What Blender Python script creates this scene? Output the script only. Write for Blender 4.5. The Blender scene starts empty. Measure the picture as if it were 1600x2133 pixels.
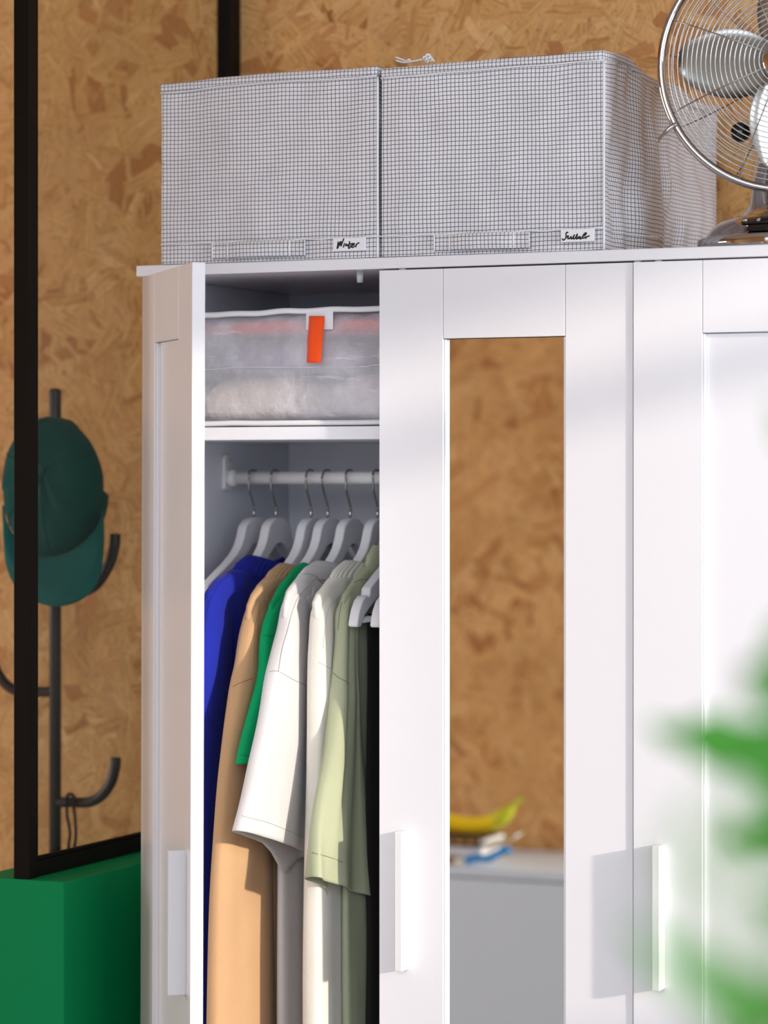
import bpy, bmesh, math, random
from math import sin, cos, pi, radians, sqrt, tan
from mathutils import Vector, Matrix, noise
random.seed(7)
SC = bpy.context.scene
COL = SC.collection

# ------------------------------------------------------------------ camera
CAM = Vector((1.695, -3.843, 1.59)); YAW = radians(23.7); FPX = 6000.0
cam_d = bpy.data.cameras.new('camera'); cam = bpy.data.objects.new('camera', cam_d); COL.objects.link(cam)
cam.location = CAM; cam.rotation_euler = (radians(90), 0, YAW)
cam_d.sensor_fit = 'HORIZONTAL'; cam_d.sensor_width = 36.0; cam_d.lens = 36.0 * FPX / 1600.0
cam_d.shift_y = -66.5 / 1600.0
cam_d.clip_start = 0.05; cam_d.clip_end = 60
cam_d.dof.use_dof = True; cam_d.dof.focus_distance = 4.15; cam_d.dof.aperture_fstop = 135.0 / 38.0
SC.camera = cam
# ------------------------------------------------------------------ world, sun, exposure
w = bpy.data.worlds.new('world'); SC.world = w; w.use_nodes = True
bg = w.node_tree.nodes['Background']; bg.inputs[0].default_value = (0.78, 0.87, 1.0, 1); bg.inputs[1].default_value = 1.2
sun_d = bpy.data.lights.new('sun', 'SUN'); sun = bpy.data.objects.new('sun', sun_d); COL.objects.link(sun)
sun_d.energy = 3.9; sun_d.color = (1.0, 0.87, 0.73); sun_d.angle = radians(1.8)
SUN_DIR = Vector((-0.071, 0.020, -0.016)).normalized()
sun.rotation_euler = SUN_DIR.to_track_quat('-Z', 'Y').to_euler(); sun.location = (4, -1.2, 3)
def area(name, loc, to, sx, sy, e, c):
    d = bpy.data.lights.new(name, 'AREA'); o = bpy.data.objects.new(name, d); COL.objects.link(o)
    d.shape = 'RECTANGLE'; d.size = sx; d.size_y = sy; d.energy = e; d.color = c; o.location = loc
    o.rotation_euler = (Vector(to) - Vector(loc)).to_track_quat('-Z', 'Y').to_euler(); return o
area('front_daylight', (1.0, -5.2, 2.75), (0, 0, 1.7), 3.4, 1.4, 90, (0.84, 0.91, 1.0))
area('left_fill_light', (-3.0, -.85, 1.45), (-.6, -1.7, 1.2), 1.1, 1.3, 31, (0.97, 0.96, 0.95))  # added fill lamp out of view, brightens the left side and the reflected wall
area('right_window_light', (3.1, -.96, 2.0), (-.9, -2.2, 1.2), 1.7, 1.0, 50, (0.84, 0.91, 1.0))
SC.view_settings.view_transform = 'Standard'; SC.view_settings.look = 'None'
SC.view_settings.exposure = -0.10; SC.view_settings.gamma = 1.0; SC.view_settings.use_curve_mapping = False
SC.cycles.max_bounces = 6; SC.cycles.diffuse_bounces = 3; SC.cycles.glossy_bounces = 4; SC.cycles.transparent_max_bounces = 12; SC.cycles.adaptive_threshold = 0.05; SC.cycles.adaptive_min_samples = 16
SC.cycles.sample_clamp_indirect = 6.0

# ------------------------------------------------------------------ measuring helpers: a direction from the camera cut with a real plane
_S, _C = sin(YAW), cos(YAW)
def _r(px):
    t = (px - 800) / FPX
    return (_C * t - _S) / (_C + _S * t)
def on_y(px, py, Y):
    ry = Y - CAM.y; rx = _r(px) * ry; d = -_S * rx + _C * ry
    return Vector((CAM.x + rx, Y, CAM.z - (py - 1000) / FPX * d))
def on_x(px, py, X):
    rx = X - CAM.x; ry = rx / _r(px); d = -_S * rx + _C * ry
    return Vector((X, CAM.y + ry, CAM.z - (py - 1000) / FPX * d))
def dist(p): return -_S * (p[0] - CAM.x) + _C * (p[1] - CAM.y)

# ------------------------------------------------------------------ materials
def mat(name, color=(.8, .8, .8), rough=.5, metal=0.0, spec=.5, coat=0.0, **k):
    m = bpy.data.materials.new(name); m.use_nodes = True
    b = m.node_tree.nodes['Principled BSDF']
    b.inputs['Base Color'].default_value = (*color, 1); b.inputs['Roughness'].default_value = rough
    b.inputs['Metallic'].default_value = metal; b.inputs['Specular IOR Level'].default_value = spec
    b.inputs['Coat Weight'].default_value = coat
    for kk, v in k.items(): b.inputs[kk.replace('_', ' ')].default_value = v
    return m
class N:
    """small node helper"""
    def __init__(s, m): s.m = m; s.t = m.node_tree; s.b = s.t.nodes.get('Principled BSDF')
    def new(s, typ, **k):
        n = s.t.nodes.new(typ)
        for a, v in k.items(): setattr(n, a, v)
        return n
    def link(s, a, b): s.t.links.new(a, b)
    def math(s, op, a, b=None, c=None, clamp=False):
        n = s.new('ShaderNodeMath', operation=op, use_clamp=clamp)
        for i, v in enumerate((a, b, c)):
            if v is None: continue
            if isinstance(v, (int, float)): n.inputs[i].default_value = v
            else: s.link(v, n.inputs[i])
        return n.outputs[0]
    def vmath(s, op, a, b=None, scale=None):
        n = s.new('ShaderNodeVectorMath', operation=op)
        for i, v in enumerate((a, b)):
            if v is None: continue
            if isinstance(v, (tuple, list)): n.inputs[i].default_value = v
            else: s.link(v, n.inputs[i])
        if scale is not None: n.inputs['Scale'].default_value = scale
        return n.outputs[0]
    def mix(s, f, a, b, typ='MIX'):
        n = s.new('ShaderNodeMix', data_type='RGBA', blend_type=typ)
        for i, v in ((0, f), (6, a), (7, b)):
            if isinstance(v, (int, float)): n.inputs[i].default_value = v
            elif isinstance(v, (tuple, list)): n.inputs[i].default_value = (*v, 1) if len(v) == 3 else v
            else: s.link(v, n.inputs[i])
        return n.outputs[2]
    def ramp(s, f, stops, interp='LINEAR'):
        n = s.new('ShaderNodeValToRGB'); r = n.color_ramp; r.interpolation = interp
        while len(r.elements) < len(stops): r.elements.new(.5)
        for e, (p, c) in zip(r.elements, stops): e.position = p; e.color = (*c, 1)
        s.link(f, n.inputs[0]); return n.outputs[0]
    def noise(s, vec, scale, detail=2, rough=.5, dim='3D'):
        n = s.new('ShaderNodeTexNoise', noise_dimensions=dim)
        n.inputs['Scale'].default_value = scale; n.inputs['Detail'].default_value = detail; n.inputs['Roughness'].default_value = rough
        if vec is not None: s.link(vec, n.inputs['Vector'])
        return n
    def bump(s, h, strength=.3, distance=.001):
        n = s.new('ShaderNodeBump'); n.inputs['Strength'].default_value = strength; n.inputs['Distance'].default_value = distance
        s.link(h, n.inputs['Height']); s.link(n.outputs[0], s.b.inputs['Normal'])

def fabric(name, color, weave=1800, bump=.25, rough=.9, fuzz=.25, var=.10):
    m = mat(name, color, rough, spec=.2); n = N(m)
    tc = n.new('ShaderNodeTexCoord').outputs['Object']
    a = n.noise(tc, 9, 3).outputs[0]; f = n.noise(tc, 500, 2).outputs[0]
    v = n.math('MULTIPLY_ADD', a, var * 2, 1 - var); v = n.math('MULTIPLY', v, n.math('MULTIPLY_ADD', f, .16, .92))
    c = n.vmath('SCALE', tuple(color)); n.link(v, c.node.inputs['Scale'])
    n.link(c, n.b.inputs['Base Color'])
    n.bump(n.noise(tc, weave, 2).outputs[0], bump, .0006)
    n.b.inputs['Sheen Weight'].default_value = fuzz; n.b.inputs['Sheen Roughness'].default_value = .5
    return m

def osb(name, tint=(1, 1, 1)):
    """oriented strand board: layers of randomly turned strands, each with its own tone and grain"""
    m = mat(name, (.5, .3, .15), .55, spec=.35); n = N(m)
    tc = n.new('ShaderNodeTexCoord').outputs['Object']
    sep = n.new('ShaderNodeSeparateXYZ'); n.link(tc, sep.inputs[0])
    cmb = n.new('ShaderNodeCombineXYZ'); n.link(n.math('ADD', sep.outputs[0], sep.outputs[1]), cmb.inputs[0]); n.link(sep.outputs[2], cmb.inputs[1])
    wob = n.noise(cmb.outputs[0], 22, 2); wv = n.vmath('SUBTRACT', wob.outputs['Color'], (.5, .5, .5))
    P = n.vmath('ADD', cmb.outputs[0], n.vmath('SCALE', wv, scale=.012))
    tones = [(0.0, (.40, .19, .06)), (.06, (.60, .335, .13)), (.22, (.70, .42, .18)), (.42, (.76, .475, .225)), (.62, (.70, .43, .185)),
             (.80, (.82, .55, .29)), (.93, (.62, .33, .14)), (1.0, (.44, .19, .065))]
    col = None; hgt = None
    for i, (sc, la, lb, ph) in enumerate([(7, 9, 9, 0), (6.0, .55, .16, .2), (7.5, .50, .14, 2.1), (5.2, .60, .11, 4.4), (8.5, .48, .17, 6.3), (11, .46, .12, 8.7), (7.0, .52, .07, 11.3), (15, .44, .12, 13.9), (21, .42, .08, 17.3)]):
        Q = n.vmath('ADD', P, (ph * 1.37, ph * .91, 0))
        v = n.new('ShaderNodeTexVoronoi', voronoi_dimensions='2D'); v.inputs['Scale'].default_value = sc; n.link(Q, v.inputs['Vector'])
        cs = n.new('ShaderNodeSeparateColor'); n.link(v.outputs['Color'], cs.inputs[0])
        loc = n.vmath('SUBTRACT', Q, v.outputs['Position'])
        rot = n.new('ShaderNodeVectorRotate', rotation_type='Z_AXIS'); n.link(loc, rot.inputs['Vector'])
        n.link(n.math('MULTIPLY', cs.outputs[0], 3.1416), rot.inputs['Angle'])
        rs = n.new('ShaderNodeSeparateXYZ'); n.link(rot.outputs[0], rs.inputs[0])
        ax = n.math('ABSOLUTE', rs.outputs[0]); ay = n.math('ABSOLUTE', rs.outputs[1])
        mx = n.math('MULTIPLY', n.math('SUBTRACT', la / sc, ax), 900, clamp=True)
        my = n.math('MULTIPLY', n.math('SUBTRACT', n.math('MULTIPLY', n.math('MULTIPLY_ADD', cs.outputs[2], 1.2, .5), lb / sc), ay), 700, clamp=True)
        mask = n.math('MULTIPLY', mx, my)
        gv = n.vmath('MULTIPLY', n.vmath('ADD', rot.outputs[0], n.vmath('SCALE', v.outputs['Color'], scale=3)), (14, 190, 1))
        g = n.noise(gv, 1.0, 1, .6, '2D').outputs[0]
        tone = n.ramp(n.math('ADD', cs.outputs[1], n.math('MULTIPLY_ADD', g, .16, -.08)), tones)
        tone = n.mix(1.0, tone, n.ramp(g, [(.28, (.80, .76, .70)), (.62, (1.08, 1.05, 1.0))]), 'MULTIPLY')
        if col is None: col = tone; hgt = n.math('MULTIPLY', cs.outputs[2], 1.0)
        else:
            mask8 = n.math('MULTIPLY', mask, .86)
            col = n.mix(mask8, col, tone)
            hm = n.new('ShaderNodeMix', data_type='FLOAT'); n.link(mask, hm.inputs[0]); n.link(hgt, hm.inputs[2]); n.link(n.math('ADD', cs.outputs[2], .25), hm.inputs[3]); hgt = hm.outputs[0]
    # resin spots and dark pits
    sp = n.noise(P, 75, 2, .6).outputs[0]; spm = n.math('MULTIPLY', n.math('SUBTRACT', sp, .63), 9, clamp=True)
    col = n.mix(n.math('MULTIPLY', spm, .62), col, (.20, .09, .035))
    sp2 = n.noise(n.vmath('MULTIPLY', P, (1, .6, 1)), 150, 2, .5).outputs[0]
    col = n.mix(n.math('MULTIPLY', n.math('MULTIPLY', n.math('SUBTRACT', sp2, .60), 8, clamp=True), .45), col, (.24, .10, .035))
    big = n.noise(P, 5, 2).outputs[0]
    col = n.mix(1.0, col, n.ramp(big, [(.3, (.90, .88, .84)), (.7, (1.04, 1.03, 1.02))]), 'MULTIPLY')
    col = n.mix(1.0, col, tint, 'MULTIPLY')
    n.link(col, n.b.inputs['Base Color'])
    return m

def grid_fabric(name='grid_fabric'):
    m = mat(name, (.7, .69, .73), .75, spec=.3); n = N(m)
    uv = n.new('ShaderNodeUVMap').outputs[0]
    tc = n.new('ShaderNodeTexCoord').outputs['Object']
    wv = n.vmath('SCALE', n.vmath('SUBTRACT', n.noise(tc, 14, 2).outputs['Color'], (.5, .5, .5)), scale=.0035)
    U = n.vmath('ADD', uv, wv)
    s = n.new('ShaderNodeSeparateXYZ'); n.link(U, s.inputs[0])
    def line(c):
        f = n.math('ABSOLUTE', n.math('SUBTRACT', n.math('FRACT', n.math('DIVIDE', c, .0062)), .5))
        return n.math('MULTIPLY', n.math('SUBTRACT', .088, f), 45, clamp=True)
    L = n.math('MAXIMUM', line(s.outputs[0]), line(s.outputs[1]))
    base = n.ramp(n.noise(tc, 25, 2).outputs[0], [(.3, (.74, .735, .78)), (.7, (.80, .795, .83))])
    n.link(n.mix(n.math('MULTIPLY', L, .92), base, (.045, .045, .06)), n.b.inputs['Base Color'])
    n.bump(n.noise(tc, 55, 3).outputs[0], .25, .003)
    return m

M = {}
M['osb'] = osb('osb_board', (1.0, .94, .86))
M['white'] = mat('white_lacquer', (.83, .83, .87), .34, spec=.5, coat=.25); M['white'].node_tree.nodes['Principled BSDF'].inputs['Coat Roughness'].default_value = .22
M['white_in'] = mat('white_foil', (.80, .82, .90), .5)
M['plastic'] = mat('white_plastic', (.82, .82, .84), .35)
M['clear_plastic'] = mat('clear_plastic', (.85, .88, .92), .2, Transmission_Weight=.5)
M['mirror'] = mat('mirror_silver', (.93, .95, .94), .0, 1.0)
M['black'] = mat('black_metal_paint', (.006, .004, .003), .5, spec=.12)
M['rack'] = mat('black_steel', (.025, .020, .022), .38, spec=.5)
M['green'] = mat('green_paint', (.0, .265, .085), .6, spec=.15)
M['chrome'] = mat('chrome', (.50, .49, .50), .08, 1.0)
M['dark_chrome'] = mat('dark_chrome', (.35, .33, .32), .12, 1.0)
M['wire'] = mat('steel_wire', (.42, .41, .40), .14, 1.0)
M['blade'] = mat('brushed_blade', (.52, .50, .46), .34, 1.0)
M['black_gloss'] = mat('black_gloss', (.008, .007, .007), .15)
M['hanger'] = mat('white_painted_wood', (.74, .73, .77), .42)
M['grid'] = grid_fabric()
M['seam'] = mat('white_thread', (.84, .84, .87), .8)
M['card'] = mat('label_card', (.84, .83, .88), .6)
M['ink'] = mat('black_ink', (.012, .008, .006), .7)
M['orange'] = fabric('orange_webbing', (.95, .09, .012), 900, .4)
M['piping'] = fabric('white_piping', (.80, .80, .82), 900, .3)
M['blue_f'] = fabric('blue_cotton', (.010, .020, .32), 1400, fuzz=.05)
M['tan_f'] = fabric('tan_cotton', (.52, .32, .17), 1400, fuzz=.1)
M['green_f'] = fabric('green_cotton', (.0, .33, .115), 1400, fuzz=.05)
M['grey_f'] = fabric('pale_grey_cotton', (.60, .58, .58), 1400, fuzz=.1)
M['cream_f'] = fabric('cream_cotton', (.74, .71, .64), 900, .5, fuzz=.15)
M['sage_f'] = fabric('sage_cotton', (.40, .43, .285), 1400, fuzz=.1)
M['dark_f'] = fabric('black_cotton', (.016, .012, .013), 1400, fuzz=.05)
M['navy_f'] = fabric('navy_denim', (.016, .018, .032), 1400, fuzz=.05)
M['cap_f'] = fabric('teal_cotton', (.007, .078, .070), 1500, .35, fuzz=.05)
M['thread'] = mat('stitching', (.30, .29, .29), .8)
M['table'] = mat('pale_grey_paint', (.74, .84, .98), .45)
M['floor'] = mat('grey_floor', (.36, .34, .32), .6)
M['ceil'] = mat('ceiling_paint', (.55, .50, .44), .8)
M['leaf'] = mat('leaf_green', (.035, .20, .02), .42, spec=.5)
M['stem'] = mat('stem_green', (.10, .22, .05), .5)
M['pot'] = mat('terracotta', (.45, .20, .11), .8)
M['soil'] = mat('soil', (.05, .035, .025), .95)
M['banana'] = mat('banana_peel', (.95, .68, .01), .4)
M['paper'] = mat('paper_edges', (.78, .76, .72), .8)
# leaf: slight mottling; glass pane; woven clear plastic
def glass(name):
    m = bpy.data.materials.new(name); m.use_nodes = True; n = N(m); t = m.node_tree
    t.nodes.remove(n.b); out = t.nodes['Material Output']
    tr = n.new('ShaderNodeBsdfTransparent'); tr.inputs[0].default_value = (.93, .95, .94, 1)
    gl = n.new('ShaderNodeBsdfGlossy'); gl.inputs['Roughness'].default_value = .02
    fr = n.new('ShaderNodeFresnel'); fr.inputs[0].default_value = 1.45
    mx = n.new('ShaderNodeMixShader'); n.link(n.math('MULTIPLY', fr.outputs[0], .04), mx.inputs[0]); n.link(tr.outputs[0], mx.inputs[1]); n.link(gl.outputs[0], mx.inputs[2]); n.link(mx.outputs[0], out.inputs[0])
    return m
M['glass'] = glass('partition_glass')
def woven_clear(name):
    m = mat(name, (.90, .88, .94), .3); n = N(m); t = m.node_tree; out = t.nodes['Material Output']
    tc = n.new('ShaderNodeTexCoord').outputs['Object']
    s = n.new('ShaderNodeSeparateXYZ'); n.link(n.vmath('ADD', tc, n.vmath('SCALE', n.noise(tc, 12, 2).outputs['Color'], scale=.01)), s.inputs[0])
    def ln(c, p): return n.math('MULTIPLY', n.math('SUBTRACT', n.math('ABSOLUTE', n.math('SUBTRACT', n.math('FRACT', n.math('DIVIDE', c, p)), .5)), .30), 5, clamp=True)
    g = n.math('MAXIMUM', ln(s.outputs[0], .0024), n.math('MULTIPLY', ln(s.outputs[2], .0030), .6))
    cl = n.noise(tc, 10, 4, .6).outputs[0]
    streak = n.math('MULTIPLY', n.math('SUBTRACT', n.noise(n.vmath('MULTIPLY', tc, (5, 5, 60)), 1.6, 4, .75).outputs[0], .60), 6, clamp=True)
    dens = n.math('ADD', n.math('MULTIPLY_ADD', g, .16, .38), n.math('MULTIPLY', n.math('SUBTRACT', cl, .45), 1.1, clamp=True), clamp=True)
    dens = n.math('ADD', dens, n.math('MULTIPLY', streak, .35), clamp=True)
    tr = n.new('ShaderNodeBsdfTransparent'); mx = n.new('ShaderNodeMixShader')
    n.bump(n.noise(tc, 26, 4).outputs[0], .8, .012)
    n.link(dens, mx.inputs[0]); n.link(tr.outputs[0], mx.inputs[1]); n.link(n.b.outputs[0], mx.inputs[2]); n.link(mx.outputs[0], out.inputs[0])
    return m
M['clearweave'] = woven_clear('woven_clear_plastic')

# ------------------------------------------------------------------ mesh helpers
def link(name, bm, m, parent=None, smooth=False, me=None):
    if me is None:
        me = bpy.data.meshes.new(name); bm.normal_update(); bm.to_mesh(me); bm.free()
        if m: me.materials.append(m)
        if smooth:
            for p in me.polygons: p.use_smooth = True
    o = bpy.data.objects.new(name, me); COL.objects.link(o)
    if parent: o.parent = parent
    return o
def tag(o, label, cat, group=None, kind=None):
    if label: o['label'] = label
    if cat: o['category'] = cat
    if group: o['group'] = group
    if kind: o['kind'] = kind
    return o
def empty(name, loc=(0, 0, 0), rz=0.0, parent=None):
    o = bpy.data.objects.new(name, None); o.empty_display_size = .05; COL.objects.link(o); o.location = loc; o.rotation_euler = (0, 0, rz)
    if parent: o.parent = parent
    return o
def box_bm(x0, x1, y0, y1, z0, z1, bev=0.0, seg=2, bm=None):
    own = bm is None; b = bmesh.new()
    bmesh.ops.create_cube(b, size=1)
    for v in b.verts: v.co = Vector((x0 + (v.co.x + .5) * (x1 - x0), y0 + (v.co.y + .5) * (y1 - y0), z0 + (v.co.z + .5) * (z1 - z0)))
    if bev: bmesh.ops.bevel(b, geom=b.edges[:], offset=bev, segments=seg, profile=.5, affect='EDGES')
    if own: return b
    me = bpy.data.meshes.new('t'); b.to_mesh(me); b.free(); bm.from_mesh(me); bpy.data.meshes.remove(me); return bm
def box(name, x0, x1, y0, y1, z0, z1, m, parent=None, bev=.0012): return link(name, box_bm(x0, x1, y0, y1, z0, z1, bev), m, parent)
def tube_bm(pts, r, seg=10, bm=None, closed=False, flat=1.0):
    bm = bm or bmesh.new(); pts = [Vector(p) for p in pts]; n = len(pts); rings = []
    R = r if isinstance(r, (list, tuple)) else [r] * n
    up = None
    for i, p in enumerate(pts):
        if closed: t = (pts[(i + 1) % n] - pts[i - 1])
        else: t = pts[min(i + 1, n - 1)] - pts[max(i - 1, 0)]
        t.normalize()
        if up is None: up = Vector((0, 0, 1)) if abs(t.z) < .9 else Vector((1, 0, 0))
        a = t.cross(up)
        if a.length < 1e-6: a = t.orthogonal()
        a.normalize(); b = a.cross(t).normalized(); up = b
        rings.append([bm.verts.new(p + (a * cos(2 * pi * k / seg) + b * sin(2 * pi * k / seg) * flat) * R[i]) for k in range(seg)])
    m = n if closed else n - 1
    for i in range(m):
        A, B = rings[i], rings[(i + 1) % n]
        for k in range(seg): bm.faces.new((A[k], A[(k + 1) % seg], B[(k + 1) % seg], B[k]))
    if not closed: bm.faces.new(rings[0][::-1]); bm.faces.new(rings[-1])
    bmesh.ops.recalc_face_normals(bm, faces=bm.faces[:])
    return bm
def smooth_path(pts, n=8):
    pts = [Vector(p) for p in pts]; out = []
    for i in range(len(pts) - 1):
        p0 = pts[max(i - 1, 0)]; p1 = pts[i]; p2 = pts[i + 1]; p3 = pts[min(i + 2, len(pts) - 1)]
        for k in range(n):
            t = k / n
            out.append(.5 * ((2 * p1) + (p2 - p0) * t + (2 * p0 - 5 * p1 + 4 * p2 - p3) * t * t + (3 * p1 - p0 - 3 * p2 + p3) * t ** 3))
    out.append(pts[-1]); return out
def lathe_bm(prof, seg=48, axis='Z'):
    bm = bmesh.new(); rings = []
    for r, z in prof:
        rr = max(r, 1e-5)
        rings.append([bm.verts.new(((rr * cos(2 * pi * k / seg), rr * sin(2 * pi * k / seg), z) if axis == 'Z' else (rr * cos(2 * pi * k / seg), -z, rr * sin(2 * pi * k / seg)))) for k in range(seg)])
    for A, B in zip(rings, rings[1:]):
        for k in range(seg): bm.faces.new((A[k], A[(k + 1) % seg], B[(k + 1) % seg], B[k]))
    bmesh.ops.remove_doubles(bm, verts=bm.verts[:], dist=1e-4)
    bmesh.ops.recalc_face_normals(bm, faces=bm.faces[:]); return bm
def prism_bm(poly, axis, a, b, bev=0.0):
    """extrude a 2-D outline: axis 'X' -> poly in (y,z); 'Y' -> (x,z); 'Z' -> (x,y)"""
    bm = bmesh.new()
    f = {'X': lambda p, t: (t, p[0], p[1]), 'Y': lambda p, t: (p[0], t, p[1]), 'Z': lambda p, t: (p[0], p[1], t)}[axis]
    A = [bm.verts.new(f(p, a)) for p in poly]; B = [bm.verts.new(f(p, b)) for p in poly]; n = len(poly)
    fa = bm.faces.new(A); fb = bm.faces.new(B[::-1])
    for i in range(n): bm.faces.new((A[i], B[i], B[(i + 1) % n], A[(i + 1) % n]))
    bmesh.ops.recalc_face_normals(bm, faces=bm.faces[:])
    if bev:
        es = [e for e in bm.edges if (e in fa.edges[:] or e in fb.edges[:])]
        bmesh.ops.bevel(bm, geom=es, offset=bev, segments=3, profile=.5, affect='EDGES')
    bmesh.ops.triangulate(bm, faces=[f for f in bm.faces if len(f.verts) > 4])
    return bm

# ================================================================== THE SETTING
tag(box('floor', -3.2, 3.3, -6.2, .7, -.05, 0, M['floor']), None, None, kind='structure')
tag(box('ceiling', -3.2, 3.3, -4.6, .7, 3.3, 3.35, M['ceil']), None, None, kind='structure')
tag(box('wall_back', -3.2, 3.3, .60, .66, 0, 3.3, M['osb']), None, None, kind='structure')
tag(box('wall_front', -3.2, .0, -2.38, -2.30, 0, 3.3, M['osb']), None, None, kind='structure')
b = box_bm(-3.2, -3.12, -2.3, .6, 0, .8); box_bm(-3.2, -3.12, -2.3, .6, 2.1, 3.3, bm=b)
box_bm(-3.2, -3.12, -.30, .6, .8, 2.1, bm=b); box_bm(-3.2, -3.12, -2.3, -1.4, .8, 2.1, bm=b)
tag(link('wall_left', b, M['osb']), None, None, kind='structure')
wf = tag(empty('added_window', (-3.16, -.85, .8)), None, None, kind='structure')  # unseen window, added with its opening to house the left fill lamp
for (y0, y1, z0, z1) in ((-.55, -.51, 0, 1.3), (.51, .55, 0, 1.3), (-.51, .51, 0, .04), (-.51, .51, 1.26, 1.3)):
    link('window_frame', box_bm(-.03, .03, y0, y1, z0, z1, .002), M['white'], wf)
# wall with the window the low sun comes through
b = box_bm(3.2, 3.28, -2.3, .6, 0, 1.42); box_bm(3.2, 3.28, -2.3, .6, 2.55, 3.3, bm=b)
box_bm(3.2, 3.28, -.02, .6, 1.42, 2.55, bm=b); box_bm(3.2, 3.28, -2.3, -1.9, 1.42, 2.55, bm=b)
tag(link('wall_right', b, M['osb']), None, None, kind='structure')
wf = tag(empty('window_1', (3.24, -.96, 1.42)), None, None, kind='structure')
for (y0, y1, z0, z1) in ((-.94, -.90, 0, 1.13), (.90, .94, 0, 1.13), (-.90, .90, 0, .04), (-.90, .90, 1.09, 1.13), (-.90, .90, .915, .965)):
    link('window_frame', box_bm(-.03, .03, y0, y1, z0, z1, .002), M['white'], wf)

# glazed partition on a green half wall, running back to the board wall
tag(box('wall_partition', -.615, -.462, -.114, .60, 0, .992, M['green'], bev=.0015), None, None, kind='structure')
pt = tag(empty('glass_partition', (-.538, -.108, .992)), 'black framed glass partition standing on the green half wall beside the wardrobe', 'partition')
link('frame_post', box_bm(-.014, .014, 0, .026, 0, 1.755, .0015), M['black'], pt)
link('frame_post', box_bm(-.014, .014, .67, .706, 0, 1.755, .0015), M['black'], pt)
link('bottom_rail', box_bm(-.013, .013, .026, .67, .001, .024, .001), M['black'], pt)
link('top_rail', box_bm(-.013, .013, .026, .67, 1.73, 1.755, .001), M['black'], pt)
link('glazing_bead', box_bm(.004, .010, .027, .669, .0245, .031, .001), M['black'], pt)
link('glass_pane', box_bm(-.002, .002, .027, .669, .0245, 1.729), M['glass'], pt)

# ================================================================== WARDROBE
ZT = 1.9145
wd = tag(empty('wardrobe', (0, 0, 0)), 'white three door wardrobe with mirrored middle door and left door open', 'wardrobe')
box('top_panel', -.402, .79, .0, .50, ZT - .0165, ZT, M['white'], wd, .0015)
box('side_panel', -.396, -.378, .022, .498, 0, ZT - .017, M['white_in'], wd)
box('side_panel', .766, .784, .022, .498, 0, ZT - .017, M['white_in'], wd)
box('divider_panel', .383, .398, .03, .49, .06, ZT - .017, M['white_in'], wd)
box('back_panel', -.378, .766, .484, .490, .06, ZT - .017, M['white_in'], wd)
box('bottom_panel', -.378, .766, .025, .484, .06, .078, M['white_in'], wd)
box('plinth', -.378, .766, .04, .055, 0, .06, M['white_in'], wd)
box('shelf', -.3775, .3825, .028, .483, 1.650, 1.6695, M['white'], wd)
box('shelf', .3985, .7655, .028, .483, 1.650, 1.6695, M['white'], wd)
# clothes rail
rail = link('clothes_rail', tube_bm([(-.374, .25, 1.5935), (.378, .25, 1.5935)], .0102, 24), M['plastic'], wd, True)
for sx in (-.3775, .3825):
    s = 1 if sx < 0 else -1
    poly = [(-.0135, -.016), (-.0135, .030), (-.009, .036), (.009, .036), (.0135, .030), (.0135, -.016), (.009, -.019), (-.009, -.019)]
    br = link('rail_bracket', prism_bm([(.25 + p[0], 1.5935 + p[1]) for p in poly], 'X', sx, sx + s * .007, .001), M['plastic'], rail)
    link('rail_collar', tube_bm([(sx + s * .005, .25, 1.5935), (sx + s * .020, .25, 1.5935)], .0135, 20), M['plastic'], rail, True)
    link('screw', tube_bm([(sx + s * .006, .25, 1.6215), (sx + s * .0095, .25, 1.6215)], .0034, 12), M['chrome'], rail, True)
for i, y in enumerate((-.14, .0)):
    pass
link('door_stop', tube_bm([(-.043, .028, ZT - .0165), (-.043, .028, ZT - .0335)], [.0055, .0045], 14), M['clear_plastic'], wd, True)
for x in (.034, .425, .394):
    link('door_stop', tube_bm([(x, .008, ZT - .0168), (x, .008, ZT - .0192)], .0055, 12), M['clear_plastic'], wd, True)

HB, HT = .880, 1.0815
def door(hinge, sign, mirror, label=None):
    """door root at its hinge; leaf runs to x = sign*.389, front face at y = 0, 18 mm thick"""
    r = empty('door', (hinge, 0, 0), parent=wd)
    W = .389; zb, zt = .07, 1.8955
    def bx(name, a, b, y0, y1, z0, z1, m, bev=.0006):
        x0, x1 = sorted((sign * a, sign * b)); return link(name, box_bm(x0, x1, y0, y1, z0, z1, bev), m, r)
    g = .0006
    bx('stile', 0, .1005 if sign < 0 else .1005, 0, .018, zb, zt, M['white'])
    bx('stile', W - .1005, W, 0, .018, zb, zt, M['white'])
    bx('rail', .1005 + g, W - .1005 - g, .0, .018, 1.7945, zt, M['white'])
    bx('rail', .1005 + g, W - .1005 - g, .0, .018, zb, zb + .1005, M['white'])
    bx('bead', .1008, .1045, .0035, .0175, zb + .101, 1.7935, M['white'], .0008)
    bx('bead', W - .1045, W - .1008, .0035, .0175, zb + .101, 1.7935, M['white'], .0008)
    if mirror: bx('mirror', .1048, W - .1048, .010, .0145, zb + .101, 1.7935, M['mirror'], 0)
    else: bx('panel', .1048, W - .1048, .0085, .0145, zb + .101, 1.7935, M['white'], 0)
    # handle: a thin strip standing out of the stile on a short foot
    hx = W - .0405
    x0, x1 = sorted((sign * (hx - .0055), sign * (hx + .0055)))
    poly = [(x0, 0.0), (x0, -.0235), (x0 + .0008, -.0245), (x1 - .0008, -.0245), (x1, -.0235), (x1, 0.0)]
    h = link('handle', prism_bm(poly, 'Z', HB, HT, .001), M['plastic'], r)
    return r
# middle door: hinge on its right, closed
dm = door(.3895, -1, True); dm['label'] = 'closed middle door holding the mirror'
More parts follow.
